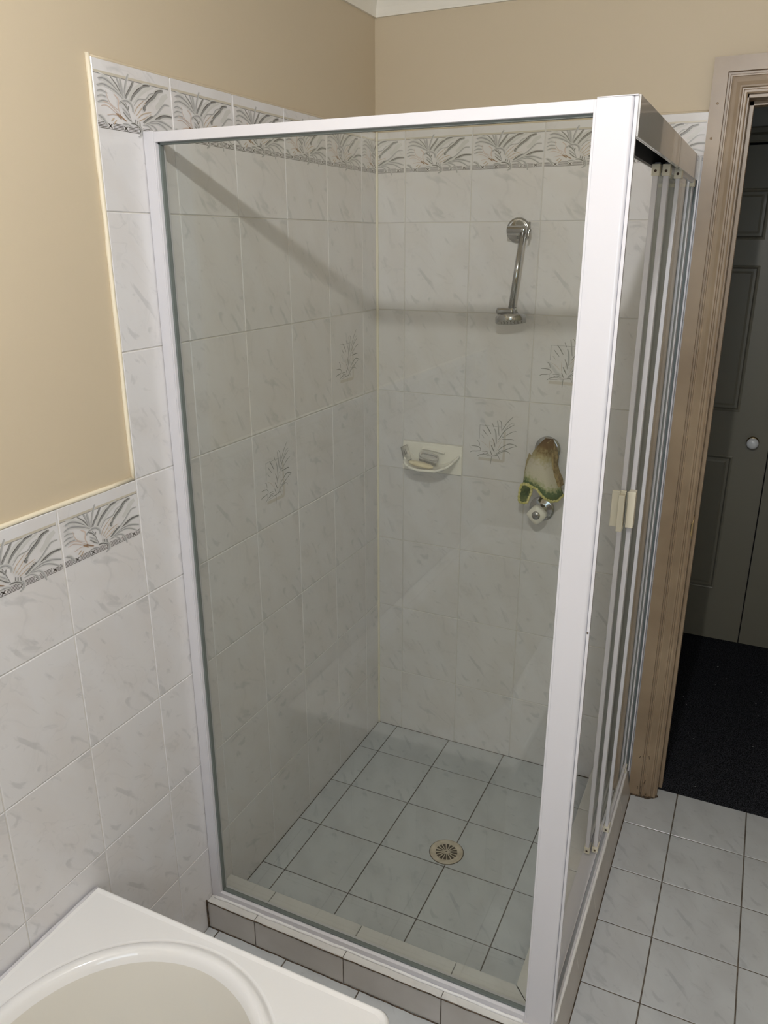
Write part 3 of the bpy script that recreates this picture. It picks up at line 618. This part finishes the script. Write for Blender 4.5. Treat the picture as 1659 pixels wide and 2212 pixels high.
# ---------------------------------------------------------------- face cloth
def cloth_mat():
    m = bpy.data.materials.new('dyed_terry_cloth'); m.use_nodes = True; nt = m.node_tree; N = nt.nodes; L = nt.links; b = N['Principled BSDF']
    b.inputs['Roughness'].default_value = 0.95; b.inputs['Specular IOR Level'].default_value = 0.1
    uv = N.new('ShaderNodeUVMap'); uv.uv_map = 'UVMap'; sp = N.new('ShaderNodeSeparateXYZ'); L.new(uv.outputs[0], sp.inputs[0])
    tc = N.new('ShaderNodeTexCoord'); n = N.new('ShaderNodeTexNoise'); n.inputs['Scale'].default_value = 110; n.inputs['Detail'].default_value = 4; L.new(tc.outputs['Object'], n.inputs['Vector'])
    mu = N.new('ShaderNodeMath'); mu.operation = 'MULTIPLY_ADD'; L.new(n.outputs['Fac'], mu.inputs[0]); mu.inputs[1].default_value = 0.30; mu.inputs[2].default_value = -0.15
    ad = N.new('ShaderNodeMath'); ad.operation = 'ADD'; L.new(sp.outputs[1], ad.inputs[0]); L.new(mu.outputs[0], ad.inputs[1])
    r = N.new('ShaderNodeValToRGB'); L.new(ad.outputs[0], r.inputs[0]); e = r.color_ramp.elements
    stops = [(0.0, (.13, .07, .035)), (.16, (.20, .125, .05)), (.30, (.48, .41, .23)), (.42, (.66, .62, .52)), (.62, (.66, .63, .50)), (.72, (.42, .44, .24)), (.79, (.10, .17, .08)), (.88, (.07, .13, .055)), (.97, (.10, .13, .03))]
    e[0].position, e[0].color = stops[0][0], (*stops[0][1], 1); e[1].position, e[1].color = stops[-1][0], (*stops[-1][1], 1)
    for p_, c_ in stops[1:-1]: q = e.new(p_); q.color = (*c_, 1)
    L.new(r.outputs[0], b.inputs['Base Color'])
    n2 = N.new('ShaderNodeTexNoise'); n2.inputs['Scale'].default_value = 900; L.new(tc.outputs['Object'], n2.inputs['Vector'])
    bp = N.new('ShaderNodeBump'); bp.inputs['Strength'].default_value = .7; bp.inputs['Distance'].default_value = .002; L.new(n2.outputs['Fac'], bp.inputs['Height']); L.new(bp.outputs['Normal'], b.inputs['Normal'])
    return m
CLM = cloth_mat()
HEM = noise_col(mat('yellow_hem', (.55, .52, .18), .9, bump=(700, .5, .001)), 160, ((.50, .48, .14), (.72, .66, .34)))
BRN = noise_col(mat('brown_cloth', (.30, .20, .08), .95, bump=(800, .6, .001)), 90, ((.17, .11, .045), (.42, .32, .15)))
GRN = noise_col(mat('green_cloth', (.05, .10, .04), .95, bump=(800, .6, .001)), 120, ((.03, .07, .03), (.12, .16, .06)))
cl = thing('face_cloth', 'small brown, cream and green face cloth with yellow edging hung over the tap', 'cloth', (.555, -.07, 1.09))
# outline (x, z) of the hanging front, left edge / right edge from top to hem
LE = [(.553, 1.132), (.539, 1.1185), (.5226, 1.099), (.5116, 1.078), (.506, 1.055), (.505, 1.020), (.4985, .9965)]
RE = [(.5741, 1.132), (.583, 1.113), (.582, 1.085), (.5885, 1.052), (.599, 1.019), (.607, .998), (.6165, .977)]
BOT = [(.4985, .993), (.508, 1.0035), (.522, 1.0045), (.5355, .999), (.550, .9975), (.5635, .9845), (.5778, .9725), (.5925, .964), (.607, .963), (.6165, .974)]
def lerp_curve(c, t):
    s_ = t * (len(c) - 1); i = min(int(s_), len(c) - 2); f_ = s_ - i
    return (c[i][0]*(1-f_) + c[i+1][0]*f_, c[i][1]*(1-f_) + c[i+1][1]*f_)
def cl_front(a, b):
    l = lerp_curve(LE, b); r_ = lerp_curve(RE, b); x = l[0]*(1-a) + r_[0]*a; z = l[1]*(1-a) + r_[1]*a
    bo = lerp_curve(BOT, a); k = b ** 2.2
    top = (LE[0][0]*(1-a) + RE[0][0]*a, 1.131 + .004*math.sin(math.pi*a))
    x2 = bo[0]; z = z*(1-k) + (bo[1])*k; x = x*(1-k) + x2*k
    bow = math.sin(math.pi*a)
    y = -.034 - .056*bow**.55*min(1, b*7)**.5 * (1 - .25*b) - .006*math.sin(a*9 + b*2)*b - .016*b
    return (x, y, z)
mb = MB(); mb.grid(cl_front, 36, 40); mb.build('hanging_front', CLM, cl, solid=.0022, flip=False)
# ruffled hem
mb = MB(); n = 60; P_ = []
for i in range(n + 1):
    a = i / n; p = Vector(cl_front(a, 1.0)); P_.append(p + Vector((0, -.001, -.0015 + .0012*math.sin(i*1.9))))
mb.tube(P_, [.0036 + .0009*math.sin(i*1.9 + 1) for i in range(n + 1)], 8); mb.build('yellow_edging', HEM, cl)
# cloth over the top of the knob
def cl_top(a, b):
    x = .556 + .018*a + (a-.5)*.058*math.sin(math.pi/2*b); y = -.030 - .050*b; z = 1.131 - .004*b + .004*math.sin(math.pi*a) - (abs(a-.5)*2)**2*.018*b
    return (x, y, z)
# back flap on the right
RF = [(.570, 1.132), (.587, 1.112), (.5945, 1.082), (.592, 1.062), (.600, 1.040), (.6105, 1.017), (.6135, 1.000)]
LF = [(.560, 1.125), (.570, 1.100), (.575, 1.075), (.578, 1.055), (.586, 1.030), (.596, 1.008), (.602, .9985)]
mb = MB(); mb.grid(lambda a, b: (lerp_curve(LF, b)[0]*(1-a) + lerp_curve(RF, b)[0]*a, -.040 - .020*math.sin(math.pi*a) - .012*(1-a) + .006*b, lerp_curve(LF, b)[1]*(1-a) + lerp_curve(RF, b)[1]*a + .0015*math.sin(b*26)), 12, 30)
mb.build('back_fold', BRN, cl, solid=.002, flip=False)
LE2 = [(.509, 1.085), (.502, 1.060), (.499, 1.030), (.4965, .998)]
RE2 = [(.520, 1.085), (.515, 1.060), (.512, 1.030), (.512, .998)]
mb = MB(); mb.grid(lambda a, b: (lerp_curve(LE2, b)[0]*(1-a) + lerp_curve(RE2, b)[0]*a, -.040 - .02*a, lerp_curve(LE2, b)[1]), 8, 20)
mb.build('left_fold', noise_col(mat('tan_cloth', (.4, .33, .18), .95), 90, ((.34, .27, .13), (.46, .40, .24))), cl, solid=.002, flip=False)
LOB = [(.503, 1.002), (.4990, .988), (.4978, .965), (.4990, .9500), (.5095, .9455), (.5225, .9490), (.5255, .962), (.5310, .976), (.5325, .990), (.527, .998), (.515, 1.003), (.503, 1.002)]
mb = MB(); c0 = (.514, .975)
mb.grid(lambda a, b: (c0[0] + (lerp_curve(LOB, a)[0]-c0[0])*b, -.070 - .010*b - .004*math.sin(a*7), c0[1] + (lerp_curve(LOB, a)[1]-c0[1])*b), 30, 6)
mb.build('folded_corner', GRN, cl, solid=.002, flip=False)
mb = MB(); P_ = []
for i in range(61):
    a = i/60; q = lerp_curve(LOB, a); P_.append(Vector((q[0] + .0008*math.sin(i*2), -.0825 - .004*math.sin(a*7), q[1] + .0006*math.cos(i*2))))
mb.tube(P_, [.0036 + .0008*math.sin(i*1.9) for i in range(61)], 8); mb.build('corner_edging', HEM, cl)

# ---------------------------------------------------------------- soap dish and what lies in it
sd_ = thing('soap_dish', 'white ceramic shell shaped soap dish set into the back wall tiles', 'soap dish', (.19, 0, .98))
mb = MB(); mb.box((XB + .001, -.0055, .9800), (XB + W_T - .001, .004, 1.0720)); mb.build('back_plate', M['ceramic'], sd_, bevel=.002)
def shell(a, b, off=0.0, dn=0.0):
    th = math.pi * a; f_ = lambda v: math.copysign(abs(v)**.72, v)
    sc_ = 1 + .060*(abs(math.sin(th*6.5)) - .6) * b**2
    x = .1963 - f_(math.cos(th))*(.082*b + off)*sc_; y = -.004 - max(0, f_(math.sin(th)))*(.092*b + off)*sc_
    z = 1.043 - .030*math.sin(th)*b - .036*(1 - b**2.4) - dn + .0035*(abs(math.sin(th*6.5)) - .5)*b**2
    return (x, y, z)
mb = MB(); mb.grid(lambda a, b: shell(a, b), 96, 14); mb.grid(lambda a, b: shell(a, b, .0045*b, .005), 96, 14)
mb.grid(lambda a, b: tuple(Vector(shell(a, 1)).lerp(Vector(shell(a, 1, .0045, .005)), b) + Vector((0, 0, .0020*math.sin(math.pi*b)))), 96, 4)
mb.build('shell_bowl', M['ceramic'], sd_, weld=True)
mb = MB(); mb.grid(lambda a, b: (.1600 + .075*a, -.006 - .010*math.sin(math.pi*b), 1.052 - .008*a*a + .006*b), 16, 8); mb.build('grip_ridge', M['ceramic'], sd_)
# soap bar
mb = MB()
def sup(a, b, c, r3, ex=.8):
    th, ph = 2*math.pi*a, math.pi*(b - .5); f_ = lambda v, e: math.copysign(abs(v)**e, v)
    p = Vector((r3[0]*f_(math.cos(ph), ex)*f_(math.cos(th), ex), r3[1]*f_(math.cos(ph), ex)*f_(math.sin(th), ex), r3[2]*f_(math.sin(ph), ex)))
    return p
Rz = Matrix.Rotation(.05, 3, 'Z') @ Matrix.Rotation(.14, 3, 'Y')
mb.grid(lambda a, b: tuple(Vector((.1790, -.066, 1.0190)) + Rz @ sup(a, b, 0, (.040, .0125, .0075))), 28, 14); tag(mb.build('soap_bar', M['soap'], weld=True), 'worn cream bar of soap lying in the front of the shell dish', 'soap')
# nail brush
nb_ = thing('nail_brush', 'clear plastic nail brush lying behind the cream soap bar', 'nail brush', (.194, -.045, 1.02))
Rb = Matrix.Rotation(.16, 3, 'Z') @ Matrix.Rotation(.20, 3, 'Y') @ Matrix.Rotation(.5, 3, 'X')
oc = Vector((.1930, -.036, 1.0390))
mb = MB()
def hb(a, b):
    th = 2*math.pi*a; q = 1 - .22*math.cos(2*th)**2*0 - .18*(abs(math.sin(th))**3)
    rr = .0065
    ring = Vector((math.copysign(abs(math.cos(th))**.6, math.cos(th))*.0285, math.copysign(abs(math.sin(th))**.8, math.sin(th))*.0115, 0))
    n_ = ring.normalized(); ph = 2*math.pi*b
    return tuple(oc + Rb @ (ring + n_*math.cos(ph)*.0035 + Vector((0, 0, math.sin(ph)*.0050))))
mb.grid(hb, 40, 12); mb.build('handle', M['clearp'], nb_)
mb = MB(); mb.box((-.029, -.0125, -.010), (.029, .0125, -.0055)); mb.v = [tuple(oc + Rb @ Vector(v)) for v in mb.v]; mb.build('brush_back', mat('cloudy_plastic', (.62, .61, .60), .2), nb_, bevel=.001)
mb = MB()
for i in range(16):
    for j in range(5):
        p = Vector((-.027 + i*.0036, -.0105 + j*.0052, -.010)); q = p + Vector((0, 0, -.0085))
        mb.tube([oc + Rb @ p, oc + Rb @ q], .0009, 5)
mb.build('bristles', M['bristle'], nb_)
# foil sachet leaning in the left end
mb = MB(); sc0 = Vector((.1270, -.050, 1.032)); Rs = Matrix.Rotation(-.50, 3, 'Y') @ Matrix.Rotation(-.30, 3, 'X')
def sach(a, b, s_):
    bulge = .0035*math.sin(math.pi*a)*math.sin(math.pi*b); return tuple(sc0 + Rs @ Vector(((a-.5)*.0255, s_*bulge, (b-.5)*.050 + .014)))
mb.grid(lambda a, b: sach(a, b, -1), 12, 16); mb.grid(lambda a, b: sach(a, b, 1), 12, 16)
st = mb.build('sachet', M['foil'], weld=True); tag(st, 'small crumpled grey sachet with two dark dashes, propped in left end of dish', 'sachet')
mb = MB()
for xo in (-.002, .004):
    c = [Vector((xo - .001, -.0042, .010)), Vector((xo + .001, -.0042, .010)), Vector((xo + .001, -.0042, .024)), Vector((xo - .001, -.0042, .024))]
    mb.face([tuple(sc0 + Rs @ (p + Vector((0, -.0004, 0)))) for p in c])
mb.build('printed_dashes', M['print'], st)

# ---------------------------------------------------------------- floor waste
dr = thing('floor_drain', 'round cream plastic floor drain grate in the shower floor', 'drain', (.458, -.506, .0095))
DO = Vector((.4580, -.5062, .0092)); R0 = .0475
mb = MB(); mb.lathe([(R0, 0), (R0, .0022), (R0 - .003, .0030), (R0 - .006, .0026), (R0 - .008, .0020), (.0330, .0014), (.0305, .0004), (.0300, -.006)], DO, (0, 0, 1), 56); mb.build('outer_ring', M['drain'], dr)
mb = MB(); mb.lathe([(R0 + .0022, .0003), (R0 - .002, .0006), (.001, .0006)], DO, (0, 0, 1), 48); mb.build('recess_shade', M['drain_dark'], dr)  # flat dark disc painted as the shade under the grate
mb = MB(); mb.lathe([(.0030, .0012), (.0030, .0022), (.0062, .0024), (.0062, .0010)], DO, (0, 0, 1), 24)
for k in range(16):
    a = 2*math.pi*k/16; d = Vector((math.cos(a), math.sin(a), 0)); s_ = Vector((-d.y, d.x, 0))
    p0, p1 = DO + d*.0055 + Vector((0, 0, .0020)), DO + d*.0312 + Vector((0, 0, .0020)); w0, w1 = .0008, .0016
    V = [p0 - s_*w0, p1 - s_*w1, p1 + s_*w1, p0 + s_*w0]; V += [v - Vector((0, 0, .0012)) for v in V]
    mb.poly(V, [(0,1,2,3), (4,7,6,5), (0,4,5,1), (1,5,6,2), (2,6,7,3), (3,7,4,0)])
mb.build('grate', M['drain'], dr)

# ---------------------------------------------------------------- bath
bt = thing('bathtub', 'white acrylic bathtub with an oval basin against the left wall', 'bathtub', (.33, -2.15, 0))
BX, BY0, BY1, BZ = .668, -1.3305, -3.02, .424
def rrect(inset, rad, n=8):
    x0, x1, y0, y1 = .0025 + inset, BX - inset, BY1 + inset, BY0 - inset; out = []
    rr = {0: rad, 1: rad, 2: .004, 3: .004}
    for ci, (cx, cy, a0_) in enumerate(((x1 - rr[0], y1 - rr[0], 0), (x0 + .004, y1 - .004, 90), (x0 + .004, y0 + .004, 180), (x1 - rr[1], y0 + rr[1], 270))):
        R_ = (rad, .004, .004, rad)[ci]
        for k in range(n + 1):
            a = math.radians(a0_ + 90*k/n); out.append((cx + R_*math.cos(a), cy + R_*math.sin(a)))
    return out
BCX, BA, BB = .3125, .272, .285; BYT = -1.353; BYC0 = BYT - BB; BYC1 = -3.0 + BB
def oval(da, n=36):
    out = []
    m_ = 36
    for k in range(m_ + 1):
        a = math.pi * (k / m_); out.append((BCX + (BA + da)*math.cos(a), BYC0 + (BB + da)*math.sin(a)))
    for k in range(m_ + 1):
        a = math.pi + math.pi * (k / m_); out.append((BCX + (BA + da)*math.cos(a), BYC1 + (BB + da)*math.sin(a)))
    return out
def bridge(mb_, A, B, mi=0, smooth=True):
    n = len(A); mb_.poly(A + B, [(i, (i+1) % n, n + (i+1) % n, n + i) for i in range(n)], mi, smooth)
# deck built with bmesh: outer outline minus oval hole
def deck():
    b = bmesh.new(); O = rrect(.012, .022); I = oval(.0)
    vo = [b.verts.new((x, y, BZ)) for x, y in O]; vi = [b.verts.new((x, y, BZ)) for x, y in I]
    es = [b.edges.new((vo[i], vo[(i+1) % len(vo)])) for i in range(len(vo))]
    I2 = len(vi); es += [b.edges.new((vi[i], vi[(i+1) % I2])) for i in range(I2) if (vi[i].co - vi[(i+1) % I2].co).length > 1e-6]
    bmesh.ops.triangle_fill(b, use_beauty=True, edges=es, use_dissolve=False)
    fs = [[tuple(v.co) for v in f.verts] for f in b.faces]; b.free(); return fs
mb = MB()
for f_ in deck():
    mb.face(f_, 0)
ro = lambda ins, z, rad=.022: [(x, y, z) for x, y in rrect(ins, rad)]
bridge(mb, ro(.012, BZ), ro(.0075, BZ + .0045)); bridge(mb, ro(.0075, BZ + .0045), ro(.004, BZ + .0045)); bridge(mb, ro(.004, BZ + .0045), ro(0, BZ - .001, .024)); bridge(mb, ro(0, BZ - .001, .024), ro(0, BZ - .032, .024)); bridge(mb, ro(0, BZ - .032, .024), ro(.018, BZ - .034))
# groove, raised bead, roll into the basin
prof = [(0, 0), (-.003, -.0020), (-.006, -.0012), (-.010, .0035), (-.016, .0062), (-.023, .0062), (-.029, .003), (-.034, -.004), (-.038, -.014)]
ov = lambda da, dz: [(x, y, BZ + dz) for x, y in oval(da)]
for (a, b), (c, d) in zip(prof[:-1], prof[1:]): bridge(mb, ov(a, b), ov(c, d))
mb.build('rim', M['acrylic'], bt, weld=True)
mb = MB(); pr2 = [(-.038, -.014), (-.044, -.04), (-.052, -.10), (-.060, -.20), (-.072, -.27), (-.10, -.31), (-.14, -.322)]
for (a, b), (c, d) in zip(pr2[:-1], pr2[1:]): bridge(mb, ov(a, b), ov(c, d))
mb.poly(ov(-.14, -.322), [tuple(range(74))], 0, True)
mb.build('basin', M['basin'], bt, weld=True)
mb = MB(); P_, R_ = wob((.0068, BY0 - .004, BZ + .003), (.0068, BY1, BZ + .003), .004, 40); mb.tube(P_, R_, 8); mb.build('wall_sealant', M['frame'], bt)
mb = MB()
def hobf(u0, u1, v0, v1, frx, sd__): tile(mb, frx, u0, u1, v0, v1, sd__, gap=.001)
for k in range(4):
    a = min(.2*k, .645); b = min(.2*(k+1), .645)
    if b > a: hobf(max(a, .004), b, FZ, BZ - .034, lambda u, v, h: (u, BY0 - .020 + h, v), 60 + k)
for k in range(8):
    hobf(BY0 - .02 - .2*(k+1), BY0 - .02 - .2*k, FZ, BZ - .034, lambda u, v, h: (.646 + h, u, v), 70 + k)
mb.build('tiled_side', M['hobtile'], bt)
mb = MB(); mb.box((.004, BY0 - .022, 0), (.644, BY0 - .035, BZ - .034)); mb.box((.63, BY0 - .022, 0), (.644, -3.03, BZ - .034)); mb.build('side_backing', M['floorgrout'], bt)

# ---------------------------------------------------------------- doorway, hall
dfr = thing('door_frame', 'beige painted timber architrave and lining around the open doorway', 'door frame', (DX0, 0, 0))
# casing profile across its width: (offset from opening edge, projection)
CP = [(0, 0), (0, .011), (.003, .013), (.0075, .013), (.0095, .0105), (.0125, .0105), (.0145, .0150), (.018, .0155), (.026, .0138), (.033, .0130), (.0365, .0138), (.0375, .0165), (.0405, .0165), (.0420, .0125), (.0465, .0125), (.0475, .0225), (.080, .0225), (.080, 0)]
EDG = .968
mb = MB()
vert = [(EDG - w_, -p_) for w_, p_ in CP]
n = len(CP); ZT = 1.993
A = [(EDG - w_, .006 - p_ - .006, FZ - .002) for w_, p_ in CP]; B = [(EDG - w_, -p_, ZT + w_) for w_, p_ in CP]; C2 = [(1.75 + w_, -p_, ZT + w_) for w_, p_ in CP]; D2 = [(1.75 + w_, -p_, FZ - .002) for w_, p_ in CP]
for P_, Q_ in ((A, B), (B, C2), (C2, D2)):
    mb.poly(P_ + Q_, [(i, (i+1) % n, n + (i+1) % n, n + i) for i in range(n)])
mb.poly(A, [tuple(range(n))]); mb.build('architrave', M['casing'], dfr)
mb = MB(); mb.box((DX0 - .012, -.001, FZ - .002), (DX0 + .0, .120, DZ1 + .012)); mb.box((DX0 - .012, -.001, DZ1), (1.758, .120, DZ1 + .012)); mb.box((1.746, -.001, 0), (1.758, .12, DZ1))
mb.build('door_lining', M['casing'], dfr, bevel=.0008)
mb = MB(); mb.box((DX0, .050, FZ - .002), (DX0 + .010, .085, DZ1)); mb.box((DX0, .050, DZ1 - .010), (1.746, .085, DZ1)); mb.build('door_stop', M['casing'], dfr, bevel=.0008)
mb = MB(); mb.box((DX0 - .0005, .012, .875), (DX0 + .0012, .034, .940)); mb.box((DX0 - .0085, -.0020, .888), (DX0 + .0012, .012, .928)); sp_ = mb.build('strike_plate', M['brass'], dfr)
mb = MB(); mb.box((DX0 - .0095, -.0030, .894), (DX0 - .003, .001, .924)); mb.build('strike_hole_shade', M['shadowgap'], sp_)  # black block painted as the shade inside the strike opening
# swollen, stained foot of the architrave
mb = MB(); rr = random.Random(3)
P_ = [Vector((.886 + .09*i/30, -.0225 + (.022*max(0, (i-20)/10)), FZ + .002 + rr.uniform(-.001, .002))) for i in range(31)]
mb.tube(P_, [.0018 + rr.uniform(0, .0022) for _ in P_], 6)
for k in range(9):
    a = Vector((.892 + rr.uniform(0, .055), -.0232, .015 + rr.uniform(0, .14))); mb.tube([a, a + Vector((rr.uniform(-.003, .004), 0, rr.uniform(.004, .012)))], .0009, 5)
mb.build('rotten_foot', M['rot'], dfr)
mb = MB(); mb.tube([(.905, -.0228, 1.975), (.905, -.0222, 1.975)], .003, 10); mb.tube([(.9, -.0228, 1.900), (.9, -.0222, 1.900)], .003, 10); mb.build('nail_mark', mat('nail_mark', (.34, .25, .17), .6), dfr)

# hall shell
mb = MB(); mb.box((-.3, .0435, -.03), (2.7, 1.30, .0095)); carpet = tag(mb.build('floor', M['carpet']), kind='structure'); 
mb = MB()
rr = random.Random(5)
for k in range(34):
    p = Vector((rr.uniform(.98, 1.75), rr.uniform(.1, 1.1), .0105)); d = Vector((rr.uniform(-1, 1), rr.uniform(-1, 1), 0)).normalized()*rr.uniform(.0008, .0028)
    mb.tube([p - d, p + d], .0007, 5)
mb.build('lint_specks', M['lint'], carpet)
mb = MB(); mb.box((-.3, .12, 2.38), (2.7, 1.3, 2.43)); tag(mb.build('ceiling', M['ceiling']), kind='structure')
mb = MB(); mb.box((-.36, .12, 0), (-.3, 1.3, 2.4)); tag(mb.build('wall_hall_left', M['hallwall']), kind='structure')
mb = MB(); mb.box((2.7, .12, 0), (2.76, 1.3, 2.4)); tag(mb.build('wall_hall_right', M['hallwall']), kind='structure')
YW = 1.19
mb = MB(); mb.box((-.3, YW + .012, 2.055), (2.7, 1.3, 2.4)); mb.box((-.3, YW + .06, 0), (2.7, 1.3, 2.06)); tag(mb.build('wall_hall_back', M['hallwall']), kind='structure')
mb = MB(); mb.prism([(YW + .015, 2.006), (YW - .004, 2.006), (YW - .008, 2.012), (YW - .008, 2.030), (YW + .002, 2.040), (YW + .002, 2.055), (YW + .006, 2.060), (YW + .015, 2.060)], 0, -.3, 2.7)
tag(mb.build('trim_3', M['wardrobe']), kind='structure')
# wardrobe doors: flat face with recessed moulded panels
def panel_door(x0, x1, z0, z1, panels, label):
    t = thing('wardrobe_door', label, 'wardrobe door', ((x0+x1)/2, YW, z0))
    mb = MB(); Y = YW; rc = .010
    xs = [x0, panels[0][0], panels[0][1], x1]; zs = [z0]
    for p in panels: zs += [p[2], p[3]]
    zs.append(z1)
    for i in range(3):
        for j in range(len(zs) - 1):
            is_p = i == 1 and j % 2 == 1
            a, b, c, d = xs[i], xs[i+1], zs[j], zs[j+1]
            if not is_p: mb.face([(a, Y, c), (b, Y, c), (b, Y, d), (a, Y, d)])
    mb.face([(x0, Y, z0), (x0, Y + .035, z0), (x0, Y + .035, z1), (x0, Y, z1)]); mb.face([(x1, Y, z0), (x1, Y + .035, z0), (x1, Y + .035, z1), (x1, Y, z1)])
    mb.face([(x0, Y, z0), (x1, Y, z0), (x1, Y + .035, z0), (x0, Y + .035, z0)]); mb.face([(x0, Y, z1), (x1, Y, z1), (x1, Y + .035, z1), (x0, Y + .035, z1)]); mb.face([(x0, Y + .035, z0), (x1, Y + .035, z0), (x1, Y + .035, z1), (x0, Y + .035, z1)])
    mb.build('door_leaf', M['wardrobe'], t, weld=True, flip=True)
    for (a, b, c, d) in panels:
        mb = MB(); rings = []
        for e, y in ((0, 0), (.004, -.002), (.008, .0), (.013, .009), (.022, .009), (.030, .0065)):
            rings.append([(a + e, Y + y, c + e), (b - e, Y + y, c + e), (b - e, Y + y, d - e), (a + e, Y + y, d - e)])
        for r0_, r1_ in zip(rings[:-1], rings[1:]):
            for k in range(4): mb.face([r0_[k], r0_[(k+1) % 4], r1_[(k+1) % 4], r1_[k]])
        mb.face(rings[-1]); mb.build('moulded_panel', M['wardrobe'], t, weld=True)
    return t
pz = [(.246, .836), (1.020, 1.580), (1.672, 1.852)]
d1 = panel_door(.66, 1.1572, .015, 1.998, [(.785, 1.033, a, b) for a, b in pz], 'taupe panelled wardrobe door with a white knob, seen through the doorway')
mb = MB(); mb.lathe([(0, 0), (.023, 0), (.0235, .003), (.018, .005), (.010, .007), (.009, .014), (.0105, .015)], (1.0974, YW, .9035), (0, -1, 0), 32); kn_ = mb.build('knob_base', M['brass'], d1)
mb = MB(); mb.lathe([(.0105, .0145), (.018, .018), (.0222, .025), (.0222, .031), (.018, .037), (.009, .0405), (0, .041)], (1.0974, YW, .9035), (0, -1, 0), 36); mb.build('porcelain_knob', M['porcelain'], kn_)
d2 = panel_door(1.1618, 1.66, .015, 1.998, [(1.287, 1.533, a, b) for a, b in pz], 'plain taupe wardrobe door without knob, right of the narrow dark gap')
mb = MB(); mb.box((.6, YW + .036, .0095), (1.7, YW + .04, 2.02)); d3 = tag(mb.build('gap_shade_sheet', M['shadowgap']), kind='structure')  # black sheet put in as the shade behind the door gap

# ---------------------------------------------------------------- ceiling lamp (above and behind the photographer)
lp = thing('ceiling_light', 'round white ceiling light above the bathroom floor', 'ceiling light', (LAMP.x, LAMP.y, CEIL))
mb = MB(); mb.lathe([(0, 0), (.07, 0), (.07, .010), (.03, .022), (.022, .034), (0, .034)], (LAMP.x, LAMP.y, CEIL), (0, 0, -1), 32); mb.build('lamp_base', M['lampbase'], lp)
mb = MB(); mb.lathe([(LAMP_R*math.sin(math.pi*k/16), LAMP_R*(1 - math.cos(math.pi*k/16))) for k in range(17)], (LAMP.x, LAMP.y, LAMP.z - LAMP_R), (0, 0, 1), 24); mb.build('lamp_globe', M['lamp'], lp)
